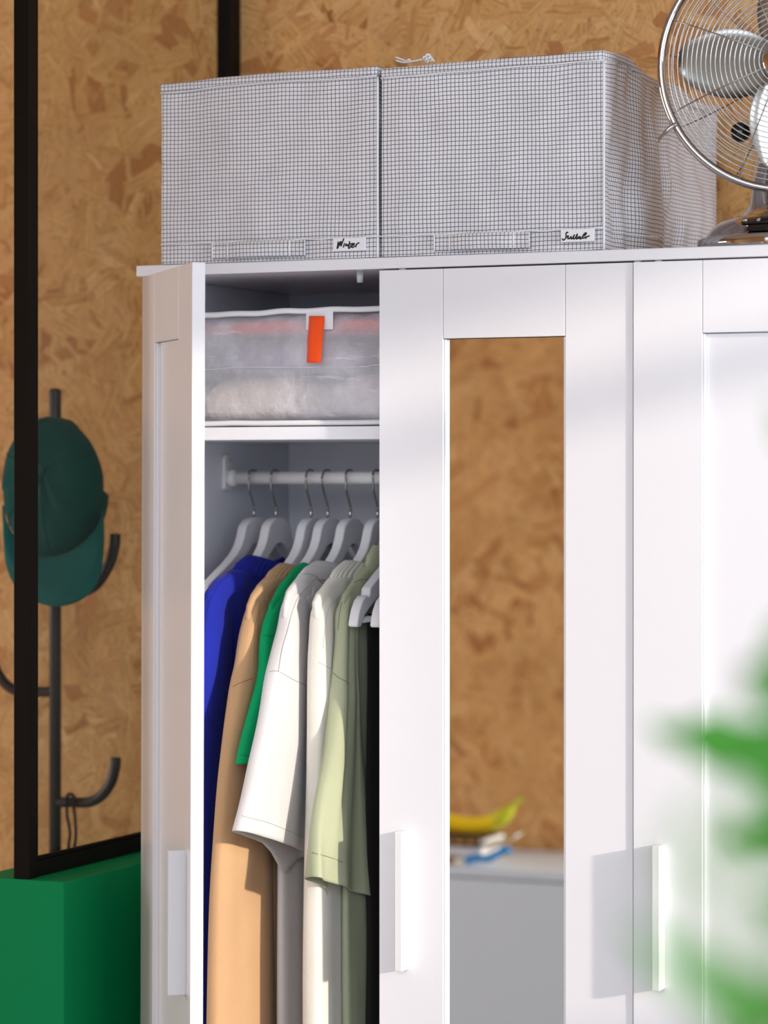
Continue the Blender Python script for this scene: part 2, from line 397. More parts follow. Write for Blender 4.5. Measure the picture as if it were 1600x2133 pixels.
# right door: hinge at far right, free edge ajar by a few millimetres
dr = door(.7805, -1, False); dr.rotation_euler = (0, 0, radians(.55)); dr['label'] = 'right door behind the plant leaves'
# left door: hinge at far left, swung open about fifty degrees and sagging slightly
dl = door(-.397, 1, False); dl.rotation_euler = (0, radians(.9), radians(-51.4)); dl['label'] = 'left door standing open'
for z in (1.80, .95, .2):
    link('hinge', box_bm(-.376, -.345, .03, .075, z - .012, z + .012, .002), M['chrome'], wd)

# ================================================================== STORAGE BOXES
def grid_box(name, x0, x1, y0, y1, z0, z1, label, seed, sag):
    """soft sided fabric box: subdivided walls with slack and wrinkles, UVs in metres"""
    rt = tag(empty(name, ((x0 + x1) / 2, (y0 + y1) / 2, z0)), label, 'storage box', 'checked storage boxes on the wardrobe')
    ox, oy = (x0 + x1) / 2, (y0 + y1) / 2
    W, Dp, H = x1 - x0, y1 - y0, z1 - z0
    bm = bmesh.new(); uvl = bm.loops.layers.uv.new('UVMap')
    def disp(p, nrm):
        q = Vector((p.x * 9, p.y * 9, p.z * 5 + seed * 7))
        e = min(1, 9 * (.5 * W - abs(p.x)) / W + .15) if abs(nrm.y) > .5 else min(1, 9 * (.5 * Dp - abs(p.y)) / Dp + .15)
        amp = .0030 if abs(nrm.y) > .5 else .0115
        d = noise.noise(q) * amp * 1.6 + noise.noise(q * 2.7) * amp * .7
        if abs(nrm.x) > .5: d += sin(p.y * 38 + p.z * 3 + seed) * .0022 + noise.noise(Vector((p.y * 30, p.z * 6, seed))) * .004
        pz = p.copy(); zz = p.z / H
        pz += nrm * d * e * (1 if zz < .97 else .3)
        # sagging lid edge
        pz.z += sag(p.x, p.y) * max(0, zz) ** 3
        pz.z += noise.noise(Vector((p.x * 16, p.y * 16, seed))) * .0022 * zz
        return pz
    def wall(c0, c1, nrm, nu, nv, u0):
        c0 = Vector(c0); c1 = Vector(c1); L = (c1 - c0).length; vs = []
        for j in range(nv + 1):
            row = []
            for i in range(nu + 1):
                p = c0.lerp(c1, i / nu); p.z = H * j / nv; row.append((bm.verts.new(disp(p, nrm)), (u0 + L * i / nu, H * j / nv)))
            vs.append(row)
        for j in range(nv):
            for i in range(nu):
                q = [vs[j][i], vs[j][i + 1], vs[j + 1][i + 1], vs[j + 1][i]]
                f = bm.faces.new([a[0] for a in q])
                for l, a in zip(f.loops, q): l[uvl].uv = a[1]
        return [r[0] for r in vs[-1]]
    a = W / 2; b = Dp / 2
    rr = .006
    wall((-a, -b, 0), (a, -b, 0), Vector((0, -1, 0)), 60, 44, 0)
    wall((a, -b, 0), (a, b, 0), Vector((1, 0, 0)), 80, 44, W)
    wall((a, b, 0), (-a, b, 0), Vector((0, 1, 0)), 30, 20, W + Dp)
    wall((-a, b, 0), (-a, -b, 0), Vector((-1, 0, 0)), 40, 20, 2 * W + Dp)
    # lid
    n1, n2 = 30, 30; vs = []
    for j in range(n2 + 1):
        vs.append([bm.verts.new(Vector((-a + W * i / n1, -b + Dp * j / n2, H + sag(-a + W * i / n1, -b + Dp * j / n2) - .004 - .006 * sin(pi * i / n1) * sin(pi * j / n2)))) for i in range(n1 + 1)])
    for j in range(n2):
        for i in range(n1):
            f = bm.faces.new((vs[j][i], vs[j][i + 1], vs[j + 1][i + 1], vs[j + 1][i]))
            for l in f.loops: l[uvl].uv = (l.vert.co.x, l.vert.co.y)
    # bottom
    f = bm.faces.new([bm.verts.new(p) for p in ((-a, -b, .001), (-a, b, .001), (a, b, .001), (a, -b, .001))])
    for l in f.loops: l[uvl].uv = (l.vert.co.x, l.vert.co.y)
    bmesh.ops.remove_doubles(bm, verts=bm.verts[:], dist=.0022)
    for v in bm.verts:   # soften the four upright corners
        v.co.x = max(-a - .004, min(a + .010, v.co.x)); v.co.y = max(-b - .004, min(b + .006, v.co.y)); v.co.z = max(.0006, v.co.z)
    body = link('body', bm, M['grid'], rt, True)
    # flat-felled rim under the lid: a strip with its own checks
    def strip(nm, pts, h, t, m=M['grid'], uoff=.003):
        """band that follows pts (x, y, z of lower edge) standing t proud, h high"""
        bm = bmesh.new(); uvl = bm.loops.layers.uv.new('UVMap'); L = 0; rows = []
        for i, (p, nn) in enumerate(pts):
            p = Vector(p); nn = Vector(nn)
            if i: L += (p - Vector(pts[i - 1][0])).length
            hh = h
            prof = [(0, -.0012), (0, t), (hh * .5, t * 1.5), (hh, t), (hh, -.0012)]
            rows.append([(bm.verts.new(p + nn * o + Vector((0, 0, z))), (L + uoff, z * 1.15 + p.z + .0013)) for z, o in prof])
        for i in range(len(rows) - 1):
            for k in range(4):
                q = [rows[i][k], rows[i + 1][k], rows[i + 1][k + 1], rows[i][k + 1]]
                f = bm.faces.new([x[0] for x in q])
                for l, x in zip(f.loops, q): l[uvl].uv = x[1]
        bmesh.ops.recalc_face_normals(bm, faces=bm.faces[:])
        return link(nm, bm, m, rt, True)
    def rim_pts(z, off=.0, n=26):
        out = []
        for i in range(n + 1):
            p = Vector((-a + W * i / n, -b, H)); q = disp(p, Vector((0, -1, 0))); out.append(((p.x, -b - off, q.z + z), (0, -1, 0)))
        for i in range(1, n + 1):
            p = Vector((a, -b + Dp * i / n, H)); q = disp(p, Vector((1, 0, 0))); out.append(((q.x + off, p.y, q.z + z), (1, 0, 0)))
        return out
    strip('lid_edge', rim_pts(-.011, .0), .0125, .0022)
    # seams drawn as thread: along the band above the base and along the rim
    zb = .030
    sp = [Vector((-a + W * i / 40, -b - .0035, zb + .001 * sin(i))) for i in range(41)]
    s1 = bmesh.new()
    for P in (sp, [Vector((-a + W * i / 40, -b - .0038, disp(Vector((-a + W * i / 40, -b, H)), Vector((0, -1, 0))).z - .0125)) for i in range(41)],
              [Vector((disp(Vector((a, -b + Dp * i / 60, zb)), Vector((1, 0, 0))).x + .001, -b + Dp * i / 60, zb + .001)) for i in range(61)]):
        tube_bm(P, .0011, 6, s1)
    link('seam', s1, M['seam'], rt, True)
    # upright corner piping
    link('corner_seam', tube_bm([Vector((a + .0005, -b - .0005, H * t / 20 + (sag(a, -b) * (t / 20) ** 3))) for t in range(20)], .0016, 8), M['seam'], rt, True)
    # carrying strap on the band
    hx0 = -a + W * .245; hx1 = -a + W * .68
    bm = bmesh.new(); uvl = bm.loops.layers.uv.new('UVMap'); rows = []
    for i in range(41):
        u = i / 40; x = hx0 + (hx1 - hx0) * u
        bul = .0055 * sin(pi * min(1, max(0, (u - .17) / .66))) ** .6 if .17 < u < .83 else 0
        y = -b - .0045 - bul
        rows.append([(bm.verts.new((x, y + dy, .0055 + z)), (x * 1.03 + .0031, z + .002)) for z, dy in ((0, .003), (.001, 0), (.012, -.0006), (.0235, 0), (.0245, .003))])
    for i in range(40):
        for k in range(4):
            q = [rows[i][k], rows[i + 1][k], rows[i + 1][k + 1], rows[i][k + 1]]; f = bm.faces.new([x[0] for x in q])
            for l, x in zip(f.loops, q): l[uvl].uv = x[1]
    st = link('strap', bm, M['grid'], rt, True)
    for x in (hx0 + .001, hx0 + (hx1 - hx0) * .17, hx0 + (hx1 - hx0) * .83, hx1 - .001): link('strap_stitching', tube_bm([(x, -b - .0052, .006), (x, -b - .0056, .029)], .0009, 6), M['seam'], st, True)
    return rt, a, b
def label_card(rt, b, px0, py0, sc, box4, strokes, yface):
    """card window with handwriting; positions measured on the front face"""
    o = rt.location
    c0 = on_y(box4[0], box4[3], yface) - o; c1 = on_y(box4[2], box4[1], yface) - o
    y = yface - o.y
    card = link('label_card', box_bm(c0.x, c1.x, y - .0012, y + .003, c0.z, c1.z, .0005), M['card'], rt)
    bm = bmesh.new()
    for st in strokes:
        P = [on_y(px0 + u / sc, py0 + v / sc, yface) - o for u, v in st]
        P = [Vector((p.x, y - .0013, p.z)) for p in P]
        if len(P) > 2: P = smooth_path(P, 4)
        tube_bm(P, .00105, 8, bm, flat=1)
    for v in bm.verts: v.co.y = y - .0012 + (v.co.y - (y - .0013)) * .35
    link('handwriting', bm, M['ink'], card, True)
YF = .004
bx1, a1, b1 = grid_box('storage_box', -.3605, -.004, YF, .512, ZT + .0005, ZT + .2795, 'left checked fabric storage box with a card reading Winter', 1.3,
                       lambda x, y: -.006 * max(0, (-x) / .18) - .002)
bx2, a2, b2 = grid_box('storage_box', .003, .345, YF, .540, ZT + .0005, ZT + .2800, 'right checked fabric storage box beside the fan, its side wrinkled', 4.1,
                       lambda x, y: .001 + .0035 * x / .17 - .030 * max(0, (y + .20)) ** 1.2 * 1.2 - .010 * (1 if y > -.2 else 0) * min(1, (y + .2) * 10) + .004 * sin(y * 30))
label_card(bx1, b1, 690, 485, 20, (694.5, 494, 761, 524), [
    [(305, 370), (285, 520), (255, 670)], [(330, 400), (300, 640)], [(270, 660), (340, 500), (405, 350)], [(405, 350), (385, 440), (375, 540)], [(430, 350), (425, 460), (420, 570)], [(420, 570), (480, 400), (545, 235)],
    [(570, 440), (545, 530), (520, 615)], [(572, 392), (576, 400)], [(640, 445), (622, 500), (620, 560)], [(620, 560), (665, 480), (690, 560)], [(690, 560), (740, 500)],
    [(785, 345), (765, 470), (735, 600), (750, 650), (790, 620), (835, 510)], [(720, 500), (820, 465), (930, 445)],
    [(850, 555), (940, 505), (985, 455), (920, 465), (865, 545), (870, 605), (930, 600), (1010, 535)], [(1060, 460), (1050, 540), (1035, 610)], [(1050, 530), (1110, 445), (1190, 420)]], YF - .0075)
label_card(bx2, b2, 1160, 470, 18.82, (1168.5, 475.5, 1238, 505), [
    [(460, 285), (415, 262), (375, 310), (378, 400), (365, 480), (310, 550), (260, 565), (218, 510)], [(395, 450), (470, 400), (440, 500), (490, 515), (590, 420), (560, 510), (620, 505), (710, 345)],
    [(710, 345), (655, 500), (720, 505), (830, 310), (770, 515), (830, 500), (870, 420), (855, 510), (950, 420), (920, 525), (1000, 495)],
    [(1000, 495), (1060, 360), (1140, 285), (1170, 320), (1100, 385), (1020, 430), (1030, 490), (1090, 480), (1145, 440), (1125, 510), (1200, 435), (1300, 400)]], YF - .0075)
# knotted zip cord lying on the right box
b = bmesh.new(); o = bx2.location
P0 = [on_y(824, 119, .03), on_y(848, 127, .03), on_y(870, 126.5, .03), on_y(885, 121, .03)]
tube_bm(smooth_path([p - o for p in P0], 5), .0015, 8, b)
tube_bm(smooth_path([on_y(825, 126, .026) - o, on_y(840, 130, .026) - o, on_y(858, 128, .026) - o, on_y(880, 124, .028) - o], 5), .0015, 8, b)
for (px, py, r) in ((886, 122, .0036), (892, 118, .0038), (897, 124, .0034), (889, 127, .0032), (903, 127, .0018), (852, 127, .0026)):
    q = on_y(px, py, .028) - o
    tube_bm([q + Vector((r * .8 * cos(t), r * .4 * sin(2 * t), r * .8 * sin(t))) for t in [2 * pi * k / 14 for k in range(14)]], r * .5, 8, b, closed=True)
link('zip_cord', b, M['plastic'], bx2, True)

# ================================================================== ZIP BAG ON THE SHELF
def soft_box_bm(x0, x1, y0, y1, z0, z1, amp, seed, nx=40, ny=24, nz=20, pw=.12, fr=8.0):
    bm = bmesh.new(); bmesh.ops.create_cube(bm, size=2)
    bmesh.ops.subdivide_edges(bm, edges=bm.edges[:], cuts=15, use_grid_fill=True)
    cx, cy, cz = (x0 + x1) / 2, (y0 + y1) / 2, (z0 + z1) / 2; hx, hy, hz = (x1 - x0) / 2, (y1 - y0) / 2, (z1 - z0) / 2
    for v in bm.verts:
        c = v.co; n = Vector([(abs(t)) ** 6 * (1 if t > 0 else -1) for t in c])
        L = (abs(c.x) ** (1 / pw) + abs(c.y) ** (1 / pw) + abs(c.z) ** (1 / pw)) ** pw
        q = c / L
        p = Vector((cx + q.x * hx, cy + q.y * hy, cz + q.z * hz))
        d = noise.noise(p * fr + Vector((seed, 0, 0))) * amp + noise.noise(p * fr * 3 + Vector((seed, 3, 0))) * amp * .4
        p += n.normalized() * d if n.length else Vector()
        p.z = max(p.z, z0 + .0002); v.co = p
    return bm
bag = tag(empty('storage_bag', (-.14, .25, 1.6697)), 'translucent woven zip bag of bedding with an orange pull tab on the top shelf', 'storage bag')
def inbag(nm, b, m, lab=None):
    for v in b.verts: v.co -= Vector((-.14, .25, 1.6697))
    o = link(nm, b, m, bag, True)
    if lab: o['label'] = lab
    return o
inbag('bag_shell', soft_box_bm(-.372, .11, .036, .44, 1.6697, 1.846, .0045, 3), M['clearweave'])
inbag('folded_duvet', soft_box_bm(-.352, -.145, .075, .40, 1.672, 1.752, .014, 9, pw=.3, fr=12), fabric('beige_bedding', (.86, .68, .54)))
inbag('folded_duvet', soft_box_bm(-.138, .09, .07, .40, 1.672, 1.746, .016, 15, pw=.3, fr=12), fabric('pale_bedding', (.80, .70, .72)))
inbag('folded_blanket', soft_box_bm(-.355, -.06, .08, .40, 1.752, 1.804, .008, 21, pw=.25, fr=10), fabric('grey_bedding', (.30, .25, .36)))
inbag('folded_blanket', soft_box_bm(-.06, .095, .07, .40, 1.748, 1.802, .010, 27, pw=.3, fr=10), fabric('lilac_bedding', (.55, .42, .54)))
inbag('folded_sheet', soft_box_bm(-.360, .098, .052, .40, 1.808, 1.835, .005, 33, pw=.25, fr=10), fabric('red_bedding', (.85, .05, .03)))
def edge_path(z, wig, y=.034, x0=-.372, x1=.11, up=0): return smooth_path([(x0 + (x1 - x0) * i / 12, y + noise.noise(Vector((i, z, 2))) * .002, z + noise.noise(Vector((i * .8, z * 9, 5))) * wig + up * (i / 12)) for i in range(13)], 4)
inbag('piping', tube_bm(edge_path(1.8395, .0030, up=.004), .0042, 10), M['piping'])
inbag('piping', tube_bm(edge_path(1.6752, .0010), .0040, 10), M['piping'])
inbag('seam', tube_bm(edge_path(1.7585, .0030, .0345), .0005, 6), M['piping'])
# reinforcing patch and orange tab
p0 = on_y(637, 645, .030); p1 = on_y(693, 686, .030)
inbag('reinforcing_patch', box_bm(p0.x, p1.x, .0305, .0325, p1.z, p0.z, .0005), mat('clear_patch', (.80, .79, .83), .4))
b = bmesh.new(); rows = []
tabs = [(658, 643.5, 675, .027), (672, 643, 675, .0255), (690, 642, 673, .022), (706, 640, 671.5, .020), (725, 640, 670, .0215), (745, 639, 668.5, .023), (756, 639, 668, .023)]
for py, l, r, y in tabs:
    A = on_y(l, py, y); B = on_y(r, py, y); rows.append([b.verts.new(p) for p in (A, A.lerp(B, .33) + Vector((0, -.001, 0)), A.lerp(B, .66) + Vector((0, -.001, 0)), B, B + Vector((0, .0016, 0)), A + Vector((0, .0016, 0)))])
for A, B in zip(rows, rows[1:]):
    for k in range(6): b.faces.new((A[k], A[(k + 1) % 6], B[(k + 1) % 6], B[k]))
b.faces.new(rows[0][::-1]); b.faces.new(rows[-1]); bmesh.ops.recalc_face_normals(b, faces=b.faces[:])
t = inbag('pull_tab', b, M['orange'], 'orange webbing pull tab')

# ================================================================== HANGERS
ROD_Z, ROD_Y = 1.5935, .25
def half_outline():
    top = [(0, 0), (.012, -.0005), (.024, -.004), (.036, -.011), (.0415, -.019), (.047, -.032), (.056, -.045), (.070, -.0565), (.092, -.069), (.125, -.0845), (.158, -.1005), (.1625, -.1035), (.164, -.111), (.1675, -.1155), (.173, -.113), (.178, -.1135), (.190, -.120), (.202, -.134), (.209, -.150), (.2105, -.1565)]
    bot = [(.207, -.1585), (.196, -.1585), (.192, -.151), (.182, -.142), (.160, -.130), (.120, -.1115), (.080, -.090), (.045, -.064), (.018, -.045), (.006, -.041), (0, -.0405)]
    return top, bot
def make_hanger(label, X, bar=False, yaw=0.0, drop=0.0, hook_out=.019, ys=1.0):
    """hanger whose neck top is at z = rod - .0625; plane runs front to back"""
    r = tag(empty('clothes_hanger', (X, ROD_Y, ROD_Z - .0625 - drop), yaw), label, 'hanger', 'white hangers on the rail')
    top, bot = half_outline()
    poly = top + bot[:-1]; poly = poly + [(-a, z) for a, z in reversed(top[1:] + bot[:-1])] + []
    # order: go round once
    right = [(a * ys, z) for a, z in top + bot]; left = [(-a, z) for a, z in reversed(right)][1:-1]
    bm = prism_bm(right + left, 'X', -.0078, .0078, .0022)
    link('shoulder', bm, M['hanger'], r, True)
    me = r.children[0].data
    for p in me.polygons: p.use_smooth = len(p.vertices) == 4 and abs(p.normal.x) < .98
    c = .0625 + drop
    hp = [(0, -.006), (0, .0), (0, .015), (-.0015, .0195), (-.009, .032), (-.0165, .045), (-hook_out, c - .004), (-.0185, c + .004), (-.0145, c + .0095), (-.007, c + .0120), (.001, c + .0122), (.009, c + .0100), (.0145, c + .003), (.0155, c - .004)]
    link('hook', tube_bm(smooth_path([(0, y, z) for y, z in hp], 5), .0017, 10), M['dark_chrome'], r, True)
    link('ferrule', tube_bm([(0, 0, -.002), (0, 0, .015)], .0024, 10), M['chrome'], r, True)
    if bar: link('trouser_bar', tube_bm([(0, -.185, -.149), (0, .185, -.149)], .0050, 12), M['hanger'], r, True)
    return r
HX = [-.3267, -.288, -.2269, -.1978, -.1592, -.1125]
labs = ['empty white wooden hanger, first from the left on the rail', 'white wooden hanger holding the blue sweatshirt', 'white wooden hanger holding the tan sweatshirt',
        'white wooden hanger holding the bright green T-shirt', 'white wooden hanger holding the pale grey T-shirt', 'white wooden hanger holding the cream ribbed collar top']
for i, (x, l) in enumerate(zip(HX, labs)): make_hanger(l, x, ys=(1, .98, .97, .93, .98, .97)[i], yaw=radians((-2, 0, 1, -1, 1, 0)[i]), hook_out=(.017, .018, .020, .022, .017, .018)[i])
make_hanger('white wooden hanger inside the sage green shirt, mostly hidden', -.083, ys=.90)
make_hanger('white wooden hanger with a trouser bar in front of the sage shirt', -.0600, True)
make_hanger('white wooden hanger at the mirrored door edge, only its tip showing', -.0245, True)

# ================================================================== GARMENTS
def garment(name, label, cat, X, m, z_collar, body, sleeve, hem_y=None, body_dx=0.0, collar='rib', seed=1, hxb=.013, ribbed=True, fold=.004, back_sleeve=True, grooves=(), lines=(), thread=None):
    """body: rows (z, y_front, half thickness); back edge mirrored about the rod.
       sleeve: rows (photo y, left x, right x, half thickness, X shift) cut with the plane the garment hangs in."""
    r = tag(empty(name, (X, ROD_Y, body[0][0])), label, cat, 'clothes on the rail')
    O = Vector((X, ROD_Y, body[0][0]))
    def ring_loft(rows, ns, cap=False, fold=fold, seed=seed, bm=None, gr=None):
        """rows: (centre Vector, half y, half x, lean)"""
        bm = bm or bmesh.new(); rings = []
        for i, (c, hy, hx, ln) in enumerate(rows):
            R = []
            for k in range(ns):
                a = 2 * pi * k / ns; ca, sa = cos(a), sin(a)
                ex = .66
                u = (abs(ca) ** ex) * (1 if ca > 0 else -1); v = (abs(sa) ** ex) * (1 if sa > 0 else -1)
                y = c.y + u * hy; x = c.x + v * hx + u * ln
                f = noise.noise(Vector((seed * 3.1 + u * hy * 26 + (5 if v > 0 else 0), c.z * 2.2, seed))) * fold
                f += noise.noise(Vector((seed + u * hy * 60 + (9 if v > 0 else 0), c.z * 4.5, seed * 2))) * fold * .35
                w_ = min(1.0, i / 5.0)
                f += (sin(u * 5.5 + seed * 1.7 + c.z * 3) * .5 + .5 * sin(u * 9.5 + seed)) * fold * .30
                x += f * w_ * (.3 + .7 * abs(v))
                if gr and v > -.2:
                    for gu, gd, gw in gr: x -= gd * math.exp(-((u - gu) / gw) ** 2) * min(1, i / 24)
                R.append(bm.verts.new((x - O.x, y - O.y, c.z - O.z)))
            rings.append(R)
        for A, B in zip(rings, rings[1:]):
            for k in range(ns): bm.faces.new((A[k], A[(k + 1) % ns], B[(k + 1) % ns], B[k]))
        return bm, rings
    def resample(rows, n):
        out = []; L = len(rows) - 1
        V = [Vector((*q[:3], 0)) if len(q) == 3 else Vector(q[:4]) for q in rows]
        sm = []
        ext = []
        for comp in range(len(rows[0])):
            pass
        for k in range(n + 1):
            t = k / n * L; i = min(int(t), L - 1); f = t - i; g = f
            p0 = rows[max(i - 1, 0)]; p1 = rows[i]; p2 = rows[i + 1]; p3 = rows[min(i + 2, L)]
            out.append([.5 * ((2 * b_) + (c_ - a_) * g + (2 * a_ - 5 * b_ + 4 * c_ - d_) * g * g + (3 * b_ - a_ - 3 * c_ + d_) * g ** 3) for a_, b_, c_, d_ in zip(p0, p1, p2, p3)])
        return out
    # body
    br = []; nb_ = len(body) - 1
    for k in range(141):
        t = k / 140 * nb_; i = min(int(t), nb_ - 1); f = t - i
        br.append([a_ + (b_ - a_) * f for a_, b_ in zip(body[i], body[i + 1])])
    for _ in range(3): br = [br[0]] + [[(a_ + 2 * b_ + c_) / 4 for a_, b_, c_ in zip(br[i - 1], br[i], br[i + 1])] for i in range(1, 140)] + [br[-1]]
    def sst(t): t = min(1, max(0, t)); return t * t * (3 - 2 * t)
    rows = [(Vector((X + body_dx * sst((body[0][0] - .12 - z) / .2), ROD_Y, z)), ROD_Y - yf, hx, 0) for z, yf, hx in br]
    bm, rings = ring_loft(rows, 72)
    bmesh.ops.recalc_face_normals(bm, faces=bm.faces[:])
    bo = link('body', bm, m, r, True); sol = bo.modifiers.new('cloth', 'SOLIDIFY'); sol.thickness = .0018; sol.offset = -1
    # collar ring: runs round the neck opening, dipping at the sides
    z0 = body[0][0]; yf0 = body[0][1]; hy0 = ROD_Y - yf0; cx = body[0][2]
    cb = bmesh.new(); n = 300; rr = []
    hgt = {'rib': .020, 'knit': .024, 'plain': .017, 'shirt': .030}[collar]
    for k in range(n):
        a = 2 * pi * k / n; u, v = cos(a), sin(a)
        dip = -.018 * (1 - abs(u)) if collar != 'shirt' else -.006 * (1 - abs(u))
        rib = .0008 * (sin(a * 46) if collar in ('rib', 'knit') else 0) * (1.6 if collar == 'knit' else 1)
        prof = [(-.006, .0010), (.002, .0022), (hgt * .5, .0030), (hgt, .0016), (hgt + .0012, -.0004), (hgt * .9, -.0016), (0, -.0012)]
        R = []
        for zz, o_ in prof:
            sh = 1 - (.30 if abs(u) > 0 else 0) * (max(0, zz) / hgt) ** 1.6
            R.append(cb.verts.new((v * ((cx + .002) * (1.0) + o_ + rib) * 1.0, u * (hy0 * sh + o_ + rib), zz + dip)))
        rr.append(R)
    for i in range(n):
        A, B = rr[i], rr[(i + 1) % n]
        for k in range(len(A) - 1): cb.faces.new((A[k], A[k + 1], B[k + 1], B[k]))
    bmesh.ops.recalc_face_normals(cb, faces=cb.faces[:])
    link('collar', cb, m, r, True)
    # sleeves
    S = []
    for row in resample(sleeve, 46):
        py, l, rt_, hx, dx = row
        c = on_x((l + rt_) / 2, py, X + dx); W = (rt_ - l) / 2 / FPX * dist(c)
        hx2 = min(hx, W / _C * .75)
        hy = sqrt(max(W * W - (_C * hx2) ** 2, 1e-8)) / _S
        S.append((c, hy, hx2, 0))
    bm, rings = ring_loft(S, 56, seed=seed + 4, fold=fold * .8, gr=grooves)
    bmesh.ops.recalc_face_normals(bm, faces=bm.faces[:])
    so = link('sleeve', bm, m, r, True); sol = so.modifiers.new('cloth', 'SOLIDIFY'); sol.thickness = .0018; sol.offset = -1
    seams = bmesh.new()
    def seam_at(frac, rad=.0006, off=.0006):
        i = int(frac * (len(rings) - 1)); c = S[i][0] - O
        # read the ring from the sleeve mesh
        pts = [so.data.vertices[i * 56 + k].co for k in range(56)]
        cc = sum(pts, Vector()) / 56
        P = [p + Vector(((p - cc).x, (p - cc).y * .3, 0)).normalized() * off for p in pts]
        tube_bm(P, rad, 5, seams, closed=True)
    if back_sleeve:
        bb = bmesh.new(); bb.from_mesh(so.data)
        for v in bb.verts: v.co.y = -v.co.y
        bmesh.ops.reverse_faces(bb, faces=bb.faces[:])
        s2 = link('sleeve', bb, m, r, True); sol = s2.modifiers.new('cloth', 'SOLIDIFY'); sol.thickness = .0018; sol.offset = -1
    return r, so, seam_at, seams

def ylim(X, px, py): p = on_x(px, py, X); return p.z, p.y
def body_rows(X, pts, zend=.74, hx=.013, ybody=.035, hx0=.014):
    rows = []
    for i, (px, py) in enumerate(pts):
        z, y = ylim(X, px + (0, 0, 0, 2, 6, 10)[i], py); rows.append((z, y, hx0 if i == 0 else hx))
    rows[-1] = (rows[-1][0], rows[-1][1] + .007, hx); rows[-2] = (rows[-2][0], rows[-2][1] + .002, hx)
    zl = rows[-1][0]; rows.append((zl - .03, max(ybody, rows[-1][1] + .012) if ybody > rows[-1][1] else rows[-1][1] + .004, hx)); zl -= .03
    for f in (.25, .5, .75, 1.0): rows.append((zl + (zend - zl) * f, ybody, hx + .004 * f))
    return rows
from mathutils.bvhtree import BVHTree
def stitch(g, lines, m, rad=.00048):
    """lay stitched seams on the cloth surface"""
    V = []; F = []
    for c in g.children:
        if c.name.split('.')[0] not in ('body', 'sleeve', 'collar'): continue
        o_ = len(V); V += [v.co.copy() for v in c.data.vertices]; F += [[o_ + i for i in p.vertices] for p in c.data.polygons]
    T = BVHTree.FromPolygons(V, F); org = CAM - g.location
    for ln in lines:
        bm = bmesh.new(); P = []
        for q in smooth_path([(x, y, 0) for x, y in ln], 6):
            d = (on_y(q.x, q.y, .1) - CAM).normalized(); h = T.ray_cast(org, d)
            if h[0] is not None and (not P or (h[0] - P[-1]).length < .03): P.append(h[0] - d * .0003)
        if len(P) > 2:
            tube_bm(P, rad, 6, bm); link('seam', bm, m, g, True)
        else: bm.free()
def finish(r, seams, m=None):
    if len(seams.verts): link('seam', seams, m or M['thread'], r, True)
    else: seams.free()

# blue sweatshirt
X = HX[1]
g, so, sa, sm = garment('sweatshirt', 'blue sweatshirt with long sleeves beside the open left door', 'sweatshirt', X, M['blue_f'], 0,
    body_rows(X, [(490, 1186), (475, 1193), (452, 1208), (431, 1232), (420, 1260), (414, 1300)], ybody=.045, hx=.016, hx0=.017),
    [(1228, 437, 470, .010, 0), (1260, 421, 475, .014, 0), (1320, 411, 478, .017, 0), (1420, 402, 476, .018, 0), (1560, 398, 468, .018, -.004), (1750, 392, 458, .018, -.010), (2000, 388, 452, .018, -.014), (2260, 386, 450, .016, -.014)], seed=2)
th = mat('blue_thread', (.006, .010, .18), .8); sm.free()
stitch(g, [[(488, 1190), (475, 1199), (452, 1225), (439, 1248), (429, 1287), (424, 1338), (424, 1403)], [(431, 1497), (450, 1526), (470, 1552)]], th)
# tan sweatshirt
X = HX[2]
g, so, sa, sm = garment('sweatshirt', 'tan sweatshirt with a long straight sleeve hanging in the sun', 'sweatshirt', X, M['tan_f'], 0,
    body_rows(X, [(557, 1203), (539, 1219), (525, 1239), (515, 1261), (507, 1287), (502, 1313)], ybody=.07, hx=.014, hx0=.016),
    [(1232, 532, 556, .010, 0), (1266, 515, 556, .014, 0), (1315, 503, 560, .016, 0), (1380, 494, 566, .018, 0), (1440, 484, 572, .019, 0), (1600, 464, 572, .019, 0), (1760, 452, 560, .018, 0), (1900, 446, 560, .019, 0), (2133, 443, 567, .020, 0), (2300, 443, 568, .018, 0)], seed=5, fold=.003)
th = mat('tan_thread', (.30, .15, .06), .8); sm.free()
stitch(g, [[(586, 1216), (565, 1233), (545, 1261), (535, 1287), (530, 1325), (529, 1390)], [(485, 1431), (494, 1425), (504, 1421), (526, 1413)]], th)
stitch(g, [[(587, 1220), (568, 1236), (549, 1263), (539, 1288), (534, 1325)]], th, .0005)
# green T-shirt
X = HX[3]
g, so, sa, sm = garment('t_shirt', 'bright green T-shirt between the tan sweatshirt and the pale grey T-shirt', 't-shirt', X, M['green_f'], 0,
    body_rows(X, [(604, 1198), (592, 1211), (577, 1234), (561, 1261), (554, 1288), (547, 1315)], ybody=.13, hx=.0105, hx0=.012, zend=.80),
    [(1235, 579, 602, .008, 0), (1275, 558, 600, .010, 0), (1325, 546, 600, .011, 0), (1400, 541, 600, .012, 0), (1460, 527, 596, .012, 0), (1530, 509, 586, .012, 0), (1583, 498, 576, .012, 0)], collar='plain', seed=8, fold=.003)
th = mat('green_thread', (.0, .16, .06), .8); sm.free()
stitch(g, [[(547, 1323), (557, 1324), (570, 1325)], [(500, 1572), (512, 1574), (530, 1577)]], th)
